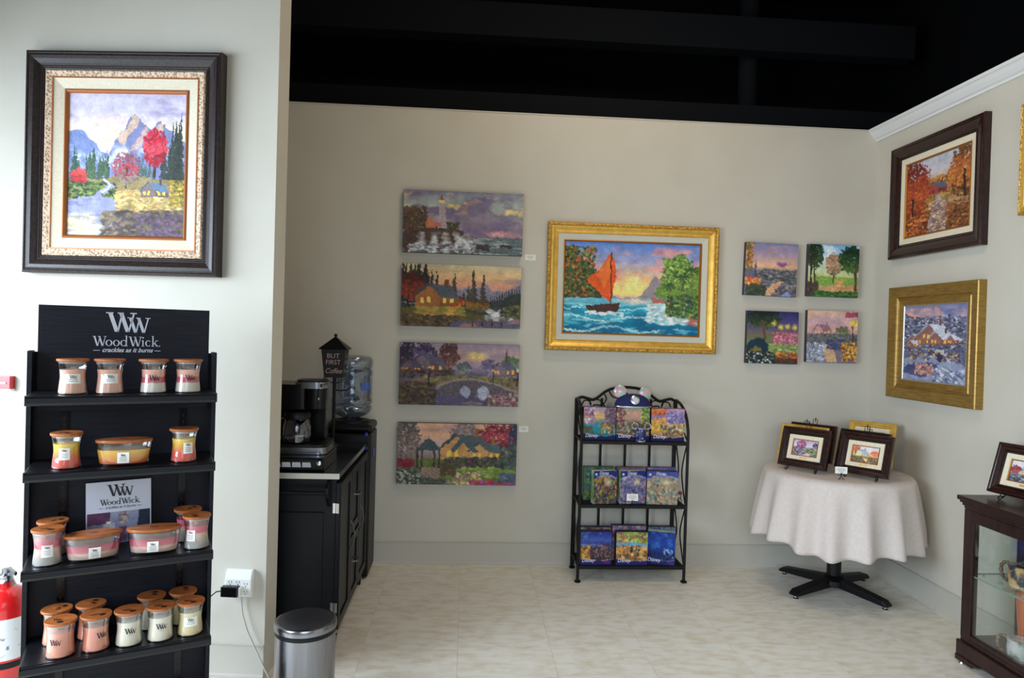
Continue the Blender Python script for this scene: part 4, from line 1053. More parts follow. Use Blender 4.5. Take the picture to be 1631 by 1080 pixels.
# ------------------------------------------------------------------ trash can
t = thing('trash_can', 'round brushed steel step trash can in front of the black cart', 'trash can', (-.625, 2.90, 0))
RC = .122
MB().lathe([(RC - .004, 0), (RC, .004), (RC, .030), (RC - .004, .032)], 64).build('plastic_base', BLK, t, smooth=True)
MB().lathe([(RC - .003, .031), (RC - .001, .033), (RC - .001, .315), (RC - .004, .317)], 64).build('steel_body', STEEL, t, smooth=True)
lid = MB().lathe([(RC + .001, .318), (RC + .003, .320), (RC + .003, .340), (RC, .346), (RC - .010, .349)], 64).build('lid_rim', STEEL, t, smooth=True)
MB().lathe([(RC - .0095, .3485), (RC - .014, .351), (RC - .05, .358), (0, .362)], 64).build('lid_top', M('dark_grey_lid', (38, 38, 43), .45), lid, smooth=True)
MB().lathe([(RC - .001, .300), (RC + .0005, .301), (RC + .0005, .316), (RC - .001, .3165)], 64).build('dark_collar', BLK, t, smooth=True)
bx('pedal', BLK, (-.03, .03, -.155, -.115, .008, .018), t, .003)

# ------------------------------------------------------------------ coffee cart
t = thing('coffee_cart', 'black rolling kitchen cart with granite top, panelled doors and drawers in the niche', 'cabinet', (-.60, 3.385, 0))
# local: face plane x = 0 looking +x, y runs 0 .. .915 to the back wall, x to -.46
L_ = .915
MB().box(-.46, -.004, .004, L_, .075, .818).build('carcass', NAVY, t, bevel=.002)
MB().box(-.46, 0, 0, L_, .05, .082).build('base_rail', NAVY, t, bevel=.003)
MB().box(-.475, .014, -.014, L_ + .012, .8225, .849).build('granite_top', GRANITE, t, bevel=.002)
MB().box(-.475, .014, -.0155, -.0142, .8225, .849).build('steel_edge_strip', M('bright_steel_strip', (214, 208, 200), .3, .3), t)
def panel_door(y0, y1, z0, z1, handle_y, horiz=False):
    d = MB().box(-.003, .014, y0, y1, z0, z1).build('drawer' if horiz else 'door', NAVY, t, bevel=.0015)
    m_ = .045
    f_ = MB()
    for (a, b_, c, e) in ((y0, y1, z0, z0 + m_), (y0, y1, z1 - m_, z1), (y0, y0 + m_, z0 + m_, z1 - m_), (y1 - m_, y1, z0 + m_, z1 - m_)): f_.box(.014, .022, a, b_, c, e)
    f_.build('panel_frame', NAVY, d, bevel=.0015)
    if horiz:
        zc = (z0 + z1) / 2 + .02
        MB().tube([(.016, handle_y - .035, zc), (.040, handle_y - .03, zc), (.044, handle_y, zc - .004), (.040, handle_y + .03, zc), (.016, handle_y + .035, zc)], .0042, 8).build('handle', NICK, d, smooth=True)
    else:
        zc = (z0 + z1) / 2 + .02
        MB().tube([(.020, handle_y, zc - .075), (.036, handle_y, zc - .05), (.046, handle_y, zc), (.036, handle_y, zc + .05), (.020, handle_y, zc + .075)], .0042, 8).build('handle', NICK, d, smooth=True)
panel_door(.006, .325, .09, .80, .300)
panel_door(.60, .912, .09, .80, .625)
for z0, z1 in ((.09, .435), (.455, .80)): panel_door(.335, .59, z0, z1, .462, True)
for z in (.68, .20):
    b_ = MB(); b_.box(.0005, .010, -.004, .004, z - .024, z + .024); b_.tube([(.011, -.004, z - .024), (.011, -.004, z + .024)], .004, 8); b_.box(-.016, -.003, -.0015, .003, z - .024, z + .024)
    b_.build('hinge', CHROME, t)
MB().box(-.40, -.06, -.004, .004, .14, .66).build('end_panel', NAVY, t, bevel=.003)
tb = MB().tube([(-.43, -.055, .765), (-.03, -.055, .765)], .010, 12).build('towel_bar', NAVY, t, smooth=True)
for x in (-.425, -.035):
    MB().prism([(.004, .815), (-.03, .812), (-.066, .79), (-.072, .765), (-.060, .742), (-.03, .715), (.004, .685)], x - .009, x + .009, 'x').build('bar_bracket', NAVY, tb, bevel=.003)
for x in (-.43, -.008):
    for y in (.05, L_ - .06):
        w_c = MB().tube([(x - .012, y, .026), (x + .012, y, .026)], .026, 20).build('caster', BLK, t, smooth=True)
        MB().box(x - .018, x + .018, y - .014, y + .014, .030, .0505).build('caster_fork', STEEL, w_c)

# pod drawer and coffee machine on the cart
zt = .8495
t = thing('coffee_pod_drawer', 'low black coffee pod drawer with a row of white pod labels under the coffee maker', 'drawer', (-.82, 3.42, zt))
bx('drawer_case', BLKG, (-.20, .15, 0, .33, 0, .064), t, .003)
bx('drawer_front', BLK, (-.194, .144, -.006, 0, .006, .058), t, .002)
for k in range(5):
    MB().add([(-.144 + .048 * k, -.0085, .020), (-.102 + .048 * k, -.0085, .020), (-.106 + .048 * k, -.0075, .043), (-.144 + .048 * k, -.0075, .043), (-.144 + .048 * k, -.006, .020), (-.102 + .048 * k, -.006, .020), (-.106 + .048 * k, -.006, .043), (-.144 + .048 * k, -.006, .043)],
             [(0, 1, 2, 3), (0, 4, 5, 1), (1, 5, 6, 2), (3, 2, 6, 7), (0, 3, 7, 4)]).build('pod_label', M_POD if k else (M_POD := M('pod_label_paper', (206, 208, 214), .5)), t)
MB().lathe([(.006, 0), (.006, .012), (.011, .016), (.011, .022), (0, .024)], 16).build('knob', CHROME, t, smooth=True).matrix_local = Matrix.Translation((.130, -.006, .044)) @ Matrix.Rotation(PI / 2, 4, 'X')
zm = zt + .0645
t = thing('coffee_maker', 'black and steel drip coffee maker with glass carafe on the pod drawer', 'coffee maker', (-.82, 3.56, zm))
def rrect(x0, x1, y0, y1, r, n=6):
    P = []
    for cx, cy, a in ((x1 - r, y0 + r, -90), (x1 - r, y1 - r, 0), (x0 + r, y1 - r, 90), (x0 + r, y0 + r, 180)):
        for i in range(n + 1): P.append((cx + r * math.cos(R(a + 90 * i / n)), cy + r * math.sin(R(a + 90 * i / n))))
    return P
bs = MB().prism(rrect(-.20, .142, -.06, .20, .045), .002, .034, 'z').build('steel_base', STEEL, t, smooth=True)
MB().prism(rrect(-.20, .138, -.056, .20, .045), .034, .048, 'z').build('base_top', BLK, bs, smooth=True)
MB().box(-.20, .10, .13, .21, .048, .30).build('rear_column', BLKG, t, bevel=.006)
MB().prism(rrect(-.20, .030, -.045, .21, .02), .222, .345, 'z').build('brew_head', BLKG, t, smooth=True)
pb = MB().prism(rrect(.015, .125, -.04, .12, .05, 10), .225, .325, 'z').build('pod_brewer', BLKG, t, smooth=True)
MB().prism(rrect(-.03, .128, -.045, .125, .05, 10), .326, .358, 'z').build('steel_lid', STEEL, pb, smooth=True)
MB().prism(rrect(-.022, .120, -.037, .117, .045, 10), .3585, .366, 'z').build('lid_top', BLK, pb, smooth=True)
MB().box(.110, .140, -.052, -.03, .332, .350).build('lid_latch', STEEL, pb, bevel=.003)
MB().lathe([(.008, 0), (.008, .006), (0, .007)], 14).build('button', STEEL, pb).matrix_local = Matrix.Translation((.09, -.030, .275)) @ Matrix.Rotation(PI / 2, 4, 'X')
cf = MB().lathe([(.058, .050), (.066, .056), (.070, .09), (.069, .13), (.060, .165), (.056, .17)], 40, c=(-.02, .02, 0)).build('carafe', CARAFE, t, smooth=True)
MB().lathe([(.057, .168), (.064, .172), (.066, .190), (.058, .205), (.03, .21), (0, .21)], 32, c=(-.02, .02, 0)).build('carafe_lid', BLK, cf, smooth=True)
MB().tube([(-.078, -.01, .175), (-.115, -.025, .17), (-.118, -.026, .12), (-.108, -.022, .08), (-.088, -.012, .075)], .009, 8).build('carafe_handle', BLK, cf, smooth=True)
MB().lathe([(.0695, .085), (.0712, .086), (.0712, .093), (.0695, .094)], 40, c=(-.02, .02, 0)).build('carafe_band', STEEL, cf, smooth=True)

# lantern sign
t = thing('lantern_sign', 'black lamp post lantern sign with coffee lettering on the granite cart top', 'lamp', (-.768, 4.17, zt))
MB().lathe([(.052, 0), (.055, .003), (.050, .010), (.024, .014), (.012, .022), (.009, .03)], 32).build('base', BLK, t, smooth=True)
MB().tube([(0, 0, .02), (0, 0, .405)], .0095, 12).build('post', BLK, t, smooth=True)
z0 = .405
ln = MB().add([(s1 * q * .052, s2 * q * .052, z) for q, z in ((1.0, z0), (1.32, z0 + .165)) for s1, s2 in ((-1, -1), (1, -1), (1, 1), (-1, 1))],
              [(0, 3, 2, 1), (4, 5, 6, 7), (0, 1, 5, 4), (1, 2, 6, 5), (2, 3, 7, 6), (3, 0, 4, 7)]).build('lantern_box', M('matte_black_sign', (22, 19, 19), .6), t, bevel=.001)
rf = MB().lathe([(.113, z0 + .165), (.115, z0 + .170), (.058, z0 + .205), (.016, z0 + .232), (.006, z0 + .236)], 4).build('roof', BLK, t)
rf.rotation_euler = (0, 0, PI / 4)
MB().lathe([(.004, z0 + .234), (.010, z0 + .242), (.009, z0 + .252), (0, z0 + .258)], 14).build('finial', BLK, t, smooth=True)
tilt = math.atan2(.052 * .32, .165)
PINKT = M('rose_lettering', (190, 160, 156), .7)
def sign_line(nm, s, size, z, sx=1.0, shear=0.0):
    y = -(.052 + .052 * .32 * (z - z0) / .165) - .0012
    text(nm, s, size, (0, y, z), PINKT, ln, rot=(PI / 2 + tilt, 0, 0), sx=sx, shear=shear)
sign_line('top_word', 'BUT', .038, z0 + .115, 1.05)
sign_line('middle_word', 'FIRST', .038, z0 + .078, .95)
sign_line('script_word', 'Coffee', .042, z0 + .026, .85, .4)
for nm, s, z in (('top_word', 'BUT', .115), ('middle_word', 'FIRST', .078), ('script_word', 'Coffee', .026)):
    x = .052 + .052 * .32 * z / .165 + .0012
    text(nm, s, .036, (x, 0, z0 + z), PINKT, ln, rot=(PI / 2 + tilt, 0, PI / 2), sx=.85)
for s in (-1, 1):
    MB().tube([(s * .008, 0, z0 - .035), (s * .03, 0, z0 - .03), (s * .045, 0, z0 - .012), (s * .062, 0, z0 - .006), (s * .072, 0, z0 - .02), (s * .062, 0, z0 - .034), (s * .052, 0, z0 - .024)], .0028, 6).build('scroll', BLK, t, smooth=True)
MB().tube([(0, 0, z0 - .075), (.03, -.01, z0 - .078), (.075, -.02, z0 - .074), (.10, -.026, z0 - .055)], .0035, 6).build('hanging_hook', BLK, t, smooth=True)

# ------------------------------------------------------------------ water dispenser and bottle
t = thing('water_dispenser', 'black water dispenser standing between the cart and the back wall', 'water dispenser', (-.712, 4.468, 0))
MB().box(-.145, .145, -.145, .145, .012, .90).build('cabinet_body', BLK, t, bevel=.012)
MB().box(-.147, .147, -.147, .147, .905, .955).build('top_housing', BLK, t, bevel=.02)
MB().lathe([(.12, .953), (.115, .968), (.075, .972), (.06, .960)], 40).build('bottle_collar', BLK, t, smooth=True)
MB().box(-.11, .11, -.150, -.144, .05, .56).build('front_door', BLKG, t, bevel=.004)
for z, w in ((.885, .018), (.80, .012)): MB().box(.125 - w, .125, -.153, -.142, z, z + .022).build('tap', M('blue_tap', (30, 50, 180), .35), t, bevel=.003)
for x in (-.05, .05): MB().box(x - .018, x + .018, -.153, -.144, .80, .83).build('tap', BLK, t, bevel=.003)
MB().box(.1465, .1485, -.06, .02, .74, .79).build('side_badge', M('blue_badge', (26, 44, 150), .4), t)
for sx in (-1, 1):
    for sy in (-1, 1): MB().lathe([(.014, 0), (.016, .012)], 12, c=(sx * .11, sy * .11, 0)).build('foot', BLK, t)
t = thing('water_bottle', 'large translucent blue water bottle upside down on the black dispenser', 'bottle', (-.712, 4.468, .974))
pr = [(.030, -.008), (.032, .0), (.060, .012), (.100, .030), (.124, .055), (.1265, .075), (.119, .085), (.119, .092), (.1265, .102), (.1265, .13), (.121, .138), (.121, .27), (.1265, .278), (.1265, .305), (.119, .314), (.119, .322), (.1265, .332), (.126, .372), (.112, .392), (.08, .398), (.0, .394)]
MB().lathe(pr, 48).build('bottle_wall', BOTTLE, t, smooth=True)
MB().lathe([(r - .004, z) for r, z in pr[1:16]] + [(0, .30)], 40).build('water', glassM('bottled_water', (240, 245, 250), .05, .02, .25), t, smooth=True)
b_ = MB()
for k in range(10):
    a = 2 * PI * k / 10
    b_.tube([(.1225 * math.cos(a), .1225 * math.sin(a), .145), (.1225 * math.cos(a), .1225 * math.sin(a), .262)], .004, 6)
b_.build('ribs', BOTTLE, t, smooth=True)
MB().add([(.1218 * math.cos(q), .1218 * math.sin(q), z) for q in (-.95, -.8, -.65, -.5, -.35) for z in (.185, .235)], [(2 * k, 2 * k + 2, 2 * k + 3, 2 * k + 1) for k in range(4)]).build('bottle_label', M('blue_bottle_label', (70, 100, 180), .5), t)

# ------------------------------------------------------------------ wire rack with puzzle boxes
t = thing('wire_rack', 'dark bronze wire rack with three shelves and a scrolled crest at the back wall', 'rack', (1.073, 4.445, 0))
def spl(pts, n=8):
    P = [Vector(p) for p in pts]; out = []
    for i in range(len(P) - 1):
        p0, p1, p2, p3 = P[max(i - 1, 0)], P[i], P[i + 1], P[min(i + 2, len(P) - 1)]
        for k in range(n):
            u = k / n
            out.append(.5 * ((2 * p1) + (p2 - p0) * u + (2 * p0 - 5 * p1 + 4 * p2 - p3) * u * u + (3 * p1 - p0 - 3 * p2 + p3) * u ** 3))
    return out + [P[-1]]
for s in (-1, 1):
    f_ = MB().tube(spl([(s * .338, -.145, .012), (s * .338, -.145, .45), (s * .338, -.145, .88), (s * .337, -.135, .98), (s * .335, -.09, 1.06), (s * .332, 0, 1.11), (s * .330, .10, 1.128)], 6), .0095, 10).build('front_post', WIRE, t, smooth=True)
    MB().lathe([(.016, 0), (.020, .003), (.020, .010), (.010, .016)], 16, c=(s * .338, -.145, 0)).build('foot', WIRE, f_, smooth=True)
    b_ = MB().box(s * .332 - .013, s * .332 + .013, .112, .128, .012, 1.128).build('back_post', WIRE, t, bevel=.003)
    MB().lathe([(.016, 0), (.020, .003), (.020, .010), (.010, .016)], 16, c=(s * .332, .12, 0)).build('foot', WIRE, b_, smooth=True)
    for z in (.105, .488, .888):
        MB().tube([(s * .336, -.142, z - .01), (s * .332, .118, z - .01)], .007, 8).build('side_rail', WIRE, t, smooth=True)
    for z0, z1 in ((.11, .47), (.49, .87)):
        zm_ = (z0 + z1) / 2
        for k, (ya, yb) in enumerate(((-.14, -.05), (.11, .02))):
            MB().tube(spl([(s * .335, ya, z1), (s * .335, (ya + yb) / 2, z1 - .07), (s * .335, yb, zm_), (s * .335, (ya + yb) / 2, z0 + .07), (s * .335, ya, z0)], 5), .0045, 6).build('side_scroll', WIRE, t, smooth=True)
    MB().tube(spl([(s * .335, -.13, .90), (s * .335, -.04, .96), (s * .335, .03, 1.03), (s * .335, .02, 1.075), (s * .335, -.02, 1.06), (s * .335, -.01, 1.03)], 5), .0045, 6).build('side_scroll', WIRE, t, smooth=True)
for z in (.105, .488, .888):
    sh = MB()
    for y in (-.145, .112): sh.box(-.338, .338, y - .006, y + .006, z - .022, z - .002)
    shf = sh.build('shelf', WIRE, t, bevel=.002)
    b_ = MB()
    for k in range(17): b_.tube([(-.332, -.135 + .015 * k, z - .0052), (.332, -.135 + .015 * k, z - .0052)], .003, 6)
    for k in range(5): b_.tube([(-.3 + .15 * k, -.14, z - .0115), (-.3 + .15 * k, .11, z - .0115)], .003, 6)
    tag(b_.build('shelf_wires', WIRE, shf), kind='stuff')
for x in (-.165, 0, .165): bx('back_bar', WIRE, (x - .008, x + .008, .114, .126, .10, 1.13 if x else 1.17), t, .002)
cr = [(-.332, 1.118), (-.30, 1.134), (-.26, 1.126), (-.225, 1.118), (-.19, 1.136), (-.145, 1.172), (-.09, 1.196), (0, 1.206)]
pts = [(x, .12, z) for x, z in cr] + [(-x, .12, z) for x, z in cr[-2::-1]]
MB().tube(spl(pts, 6), .0095, 10).build('crest_rail', WIRE, t, smooth=True)
for s in (-1, 1):
    for q in ([(.155, 1.165), (.135, 1.125), (.165, 1.085), (.215, 1.085), (.225, 1.062)], [(.300, 1.08), (.285, 1.108), (.255, 1.112), (.235, 1.09)], [(.235, 1.075), (.245, 1.108), (.205, 1.122), (.17, 1.11), (.145, 1.075)], [(.12, 1.18), (.09, 1.14), (.04, 1.13), (.0, 1.14)]):
        MB().tube(spl([(s * x, .118, z) for x, z in q], 5), .0045, 6).build('crest_scroll', WIRE, t, smooth=True)

BLUE_N = [(26, 34, 96), (40, 60, 140), (70, 96, 180)]
def art_box(k, w=58, h=58):
    A = Art(w, h, 70 + k)
    if k == 0:
        A.grad((0, (170, 150, 190)), (.3, (240, 190, 120)), (.5, (60, 150, 180)), (.8, (20, 140, 150)), (1, (24, 28, 72)))
        A.dabs((0, 0, .35, .5), 50, .06, [(190, 120, 130), (120, 110, 170), (230, 200, 200)]).dabs((.65, .0, 1, .6), 70, .07, [(110, 90, 110), (150, 120, 130), (80, 70, 90)]).dabs((.5, .5, .95, .8), 60, .05, [(170, 110, 60), (120, 70, 50), (90, 130, 90), (220, 180, 110)]).dabs((0, .6, .3, .85), 40, .06, [(120, 90, 60), (60, 100, 80)])
    elif k == 1:
        A.grad((0, (150, 170, 130)), (.15, (226, 170, 150)), (.35, (206, 160, 140)), (.5, (110, 120, 90)), (1, (90, 80, 90)))
        A.dabs((0, .0, .25, .6), 70, .07, [(150, 60, 60), (190, 160, 150), (90, 100, 80)]).dabs((.75, 0, 1, .5), 70, .06, [(60, 110, 60), (190, 180, 90), (120, 150, 80)]).dabs((0, .45, 1, .85), 110, .06, [(110, 110, 90), (150, 80, 70), (70, 80, 70), (190, 180, 160)])
    elif k == 2:
        A.grad((0, (206, 150, 170)), (.3, (150, 120, 180)), (.5, (236, 180, 90)), (.8, (190, 130, 70)), (1, (30, 30, 70)))
        A.dabs((0, 0, .45, .2), 50, .06, [(230, 130, 70), (190, 90, 60)]).dabs((.5, .1, 1, .45), 60, .06, [(130, 120, 180), (110, 100, 160), (190, 180, 210)]).dabs((0, .3, .4, .75), 60, .06, [(240, 190, 90), (220, 150, 70)]).dabs((.3, .5, 1, .8), 80, .05, [(210, 160, 80), (110, 80, 90), (60, 110, 90), (230, 200, 160)])
    elif k in (3, 4, 5):
        c = [[(60, 70, 80), (150, 160, 60), (200, 110, 60), (90, 70, 120), (40, 60, 60)], [(150, 130, 170), (90, 100, 160), (190, 160, 170), (70, 80, 120)], [(190, 180, 140), (120, 150, 150), (210, 150, 110), (110, 120, 110)]][k - 3]
        A.grad((0, (44, 50, 120)), (.18, (150, 150, 190)), (.4, c[2]), (1, c[0]))
        A.dabs((0, .2, 1, 1), 260, .07, c).ell(.62, .34, .22, .16, (240, 226, 170), .9, .5, .1, 8, .8)
        A.poly([(0, 0), (1, 0), (1, .22), (.8, .16), (.55, .1), (.3, .14), (0, .26)], (34, 42, 124) if k != 5 else (70, 80, 150), .05)
        A.line([(0, .26), (.3, .14), (.55, .1), (.8, .16), (1, .22)], .02, (190, 196, 220), .6)
    elif k == 6:
        A.grad((0, (36, 40, 120)), (.25, (70, 100, 190)), (.4, (60, 60, 130)), (.7, (70, 60, 70)), (1, (40, 30, 60)))
        A.clouds((120, 160, 220), 0, .5, 4, 6, .5, .2, .8).dabs((.0, .45, .3, .85), 60, .06, [(220, 150, 60), (240, 190, 90), (150, 90, 50)]).dabs((.3, .4, 1, .8), 80, .05, [(60, 60, 90), (100, 80, 80), (200, 140, 70)], .5)
    elif k == 7:
        A.grad((0, (130, 170, 70)), (.3, (150, 180, 110)), (.4, (110, 170, 200)), (.5, (50, 70, 60)), (1, (200, 150, 80)))
        A.dabs((0, 0, 1, .32), 120, .06, [(150, 190, 70), (90, 140, 60), (220, 210, 120), (200, 100, 110)], 1.5).dabs((0, .42, 1, .8), 90, .08, [(40, 60, 60), (230, 170, 90), (210, 110, 60), (240, 200, 140)])
        A.line([(0, .36), (.5, .34), (1, .42)], .04, (120, 180, 220))
    elif k == 8:
        A.grad((0, (30, 50, 140)), (.4, (30, 70, 170)), (.7, (24, 40, 110)), (1, (40, 24, 80)))
        A.clouds((60, 120, 210), 0, .6, 4, 5, .5, .2, .8).dabs((.55, .5, .95, .8), 50, .05, [(110, 190, 230), (90, 130, 210), (180, 210, 240)], .6).dabs((0, .65, 1, .85), 60, .05, [(20, 30, 70), (40, 50, 110)])
    else:
        c = [[(190, 90, 90), (150, 150, 150), (120, 160, 90), (90, 60, 80)], [(200, 150, 140), (150, 130, 160), (110, 110, 170), (120, 90, 100)], [(120, 150, 180), (150, 160, 150), (70, 90, 140), (90, 110, 130)], [(80, 120, 80), (60, 90, 130), (130, 150, 70)], [(150, 110, 120), (110, 100, 170), (170, 130, 110)], [(120, 100, 170), (150, 120, 150), (90, 90, 160)]][k - 9]
        A.grad((0, c[0]), (.5, c[1]), (1, c[2])).dabs((0, 0, 1, 1), 220, .08, c)
    if k in (0, 1, 2, 6, 7, 8):
        A.poly([(0, .80), (.2, .82), (.5, .87), (.75, .87), (1, .82), (1, 1), (0, 1)], (24, 28, 84) if k < 6 else (40, 36, 110), .05)
        A.line([(0, .80), (.2, .82), (.5, .87), (.75, .87), (1, .82)], .018, (90, 150, 190) if k in (0, 8) else (220, 180, 170), .8)
    if k in (6, 8): A.ell(.85, .92, .2, .06, (110, 40, 140), .8, .3)
    return A.fin(.92, .16)
BACKP = M('pale_box_back', (170, 172, 180), .6)
def box(k, label, x, y, z, w=.205, h=.205, rz=0.0, side=NAVYB, word=True, group='puzzle boxes on the wire rack', d=.050, tilt=0.0):
    t = thing('puzzle_box', label, 'box', (x, y, z + .0004), rz, group)
    t.rotation_euler = (tilt, 0, rz)
    bx('carton', side, (-w / 2, w / 2, .0008, d, 0, h), t, .001)
    art_panel('cover_print', w, h, art_box(k), 0, t, z0=0)
    if word:
        if k in (3, 4, 5): text('cover_word', 'Disney', .026, (-.01, -.0007, h * .90), WHITET, t, shear=.2, sx=.85)
        else: text('cover_word', 'Disney', .032, (-w * .25, -.0007, h * .085), WHITET, t, shear=.2, sx=.9)
    if k in (3, 4, 5):
        MB().lathe([(.008, 0), (.008, .0006)], 14).build('round_badge', SILVERT, t).matrix_local = Matrix.Translation((-w * .40, 0, h * .90)) @ Matrix.Rotation(PI / 2, 4, 'X')
    return t
y1 = 4.325
Z1, Z2, Z3 = .8865, .4865, .1035
box(0, 'puzzle box with blue bay cover, left on the top shelf of the wire rack', .853, y1 + .01, Z1, .206, .206, R(2))
box(1, 'puzzle box with a pink sky cover, directly under the navy cap on the rack', 1.066, y1 + .014, Z1, .212, .206)
box(2, 'puzzle box with golden street cover, right on the top shelf of the wire rack', 1.288, y1 + .005, Z1, .212, .206, R(-2))
box(3, 'puzzle box with a dark garden cover and green side, left front of the middle shelf', .898, y1, Z2, .152, .207, R(9), GREENB)
box(4, 'puzzle box with a lilac mountain cover, centre front of the middle shelf', 1.080, y1 + .012, Z2, .168, .207, R(6), GREENB)
box(5, 'puzzle box with a pale sunny street cover, right front of the middle shelf', 1.262, y1 - .004, Z2, .196, .209, R(-4))
box(6, 'puzzle box with a deep blue night cover, left front of the bottom shelf', .850, y1 - .008, Z3, .196, .208, R(2))
box(7, 'puzzle box with a green meadow and stream cover, centre front of the bottom shelf', 1.078, y1 - .008, Z3, .200, .208)
box(8, 'puzzle box with a night blue cover, right front of the bottom shelf', 1.268, y1 + .002, Z3, .172, .208, R(-16), GREENB)
GH = 'puzzle boxes behind the front ones on the wire rack'
box(9, 'red and grey topped puzzle box behind the deep blue one on the bottom shelf', .862, y1 + .085, Z3, .20, .210, 0, NAVYB, False, GH)
box(10, 'pink topped puzzle box behind the meadow one on the bottom shelf', 1.080, y1 + .085, Z3, .22, .222, 0, NAVYB, False, GH)
box(11, 'blue grey topped puzzle box behind the night blue one on the bottom shelf', 1.300, y1 + .098, Z3, .18, .212, 0, NAVYB, False, GH)
box(12, 'green topped puzzle box behind the dark garden one on the middle shelf', .878, y1 + .095, Z2, .20, .212, 0, M('teal_box_card', (60, 110, 90), .5), False, GH)
box(13, 'mauve topped puzzle box behind the lilac mountain one on the middle shelf', 1.082, y1 + .085, Z2, .19, .214, 0, M('mauve_box_card', (120, 90, 110), .5), False, GH)
box(14, 'violet topped puzzle box behind the sunny street one on the middle shelf', 1.282, y1 + .085, Z2, .19, .216, 0, M('violet_box_card', (110, 96, 160), .5), False, GH)

t = thing('novelty_cap', 'navy cap with silver trim, round badge and two shiny round ears atop the rack boxes', 'cap', (1.068, 4.372, Z1 + .2075))
cp = MB()
n_ = 36
rows = []
for i in range(9):
    q = i / 8
    rows.append((math.cos(q * PI / 2) ** .85 * .118, math.sin(q * PI / 2) * .082 + .004))
cp.lathe([(.112, 0)] + rows, n_, 1.0, .42).build('crown', NAVYH, t, smooth=True)
MB().lathe([(.1185, .0005), (.1225, .004), (.1215, .009), (.1185, .010)], n_, 1.0, .42).build('silver_trim', SILV, t, smooth=True)
bd = MB().lathe([(.029, 0), (.029, .003), (.025, .005), (0, .0055)], 28).build('round_badge', SILV, t, smooth=True)
bd.matrix_local = Matrix.Translation((.004, -.0445, .050)) @ Matrix.Rotation(R(72), 4, 'X')
MB().lathe([(.018, .0052), (.018, .0066), (0, .0068)], 24).build('badge_center', M('badge_pearl', (206, 208, 216), .4), bd, smooth=True)
for s in (-1, 1):
    e_ = MB().lathe([(.0, -.008), (.030, -.007), (.041, 0), (.030, .007), (0, .008)], 32).build('round_ear', IRID, t, smooth=True)
    e_.matrix_local = Matrix.Translation((s * .082 + .0, .006, .098 - (.006 if s > 0 else 0))) @ Matrix.Rotation(R(84), 4, 'X') @ Matrix.Rotation(R(s * 8), 4, 'Y')
t = thing('souvenir_cup', 'small navy and silver cup with two ring handles in front of the middle top box', 'cup', (1.105, 4.2845 - .0, Z1 + .0004))
NVB = M('navy_glitter', (30, 36, 96), .3, c2=(150, 160, 200), ns=60, nr=(.55, .62))
MB().lathe([(.020, 0), (.026, .003), (.029, .02), (.031, .082), (.029, .086)], 28).build('cup_body', NVB, t, smooth=True)
for z in (.002, .082): MB().lathe([(.0295, z), (.0318, z + .002), (.0318, z + .006), (.0295, z + .008)], 28).build('silver_band', SILV, t, smooth=True)
for s in (-1, 1): MB().tube([(s * .040 + .019 * math.cos(q * PI / 10), -.004, .100 + .019 * math.sin(q * PI / 10)) for q in range(20)], .004, 8, closed=True).build('ring_handle', SILV, t, smooth=True)
MB().lathe([(.027, .0862), (.012, .094), (0, .096)], 24).build('cup_lid', NVB, t, smooth=True)

def card_stand(label, x, y, z, rz, w, h, lift):
    t = thing('price_card_stand', label, 'card', (x, y, z), rz, None)
    c = MB().box(-w / 2, w / 2, -.0014, 0, lift, lift + h).build('card_sheet', CARD, t)
    for k, (a, b_) in enumerate(((-.3, .3), (-.38, .38), (-.22, .22))): bx('printed_line', GREYP, (a * w, b_ * w, -.0019, -.0014, lift + h * (.68 - .2 * k), lift + h * (.75 - .2 * k)), c)
    for s in (-1, 1):
        MB().tube(spl([(s * .002, .002, lift + .014), (s * .004, .002, lift), (s * .003, -.002, lift * .5), (s * .014, -.008, .003), (s * .017, -.010, .006)], 4), .0018, 6).build('wire_leg', WIRE, t, smooth=True)
        MB().tube([(s * .003, .002, lift * .9), (s * .003, -.006, lift * .92), (s * .003, -.007, lift + .006)], .0016, 6).build('wire_hook', WIRE, t, smooth=True)
    MB().tube([(0, .002, lift + .014), (0, .016, .002)], .0018, 6).build('wire_leg', WIRE, t, smooth=True)
    return t
card_stand('white price card on a tiny black stand in front of the lilac mountain box', 1.064, 4.302 - .014, Z2, 0, .072, .044, .030)
t = thing('scroll_ornament', 'small black scroll ornament with dark red top at the right end of the middle shelf', 'ornament', (1.374, 4.310, Z2 + .0004), R(-20))
MB().lathe([(.014, 0), (.016, .002), (.014, .006), (.004, .010)], 16).build('base', WIRE, t, smooth=True)
MB().tube(spl([(0, 0, .008), (.010, 0, .025), (.002, 0, .045), (-.012, 0, .040), (-.008, 0, .028), (-.001, 0, .032)], 5), .0026, 6).build('scroll', WIRE, t, smooth=True)
MB().tube(spl([(.002, 0, .04), (.006, 0, .058), (0, 0, .070)], 5), .0026, 6).build('stem', WIRE, t, smooth=True)
MB().lathe([(0, .066), (.012, .070), (.014, .080), (.008, .088), (0, .090)], 14).build('red_top', M('dark_red_enamel', (110, 26, 30), .3), t, smooth=True)

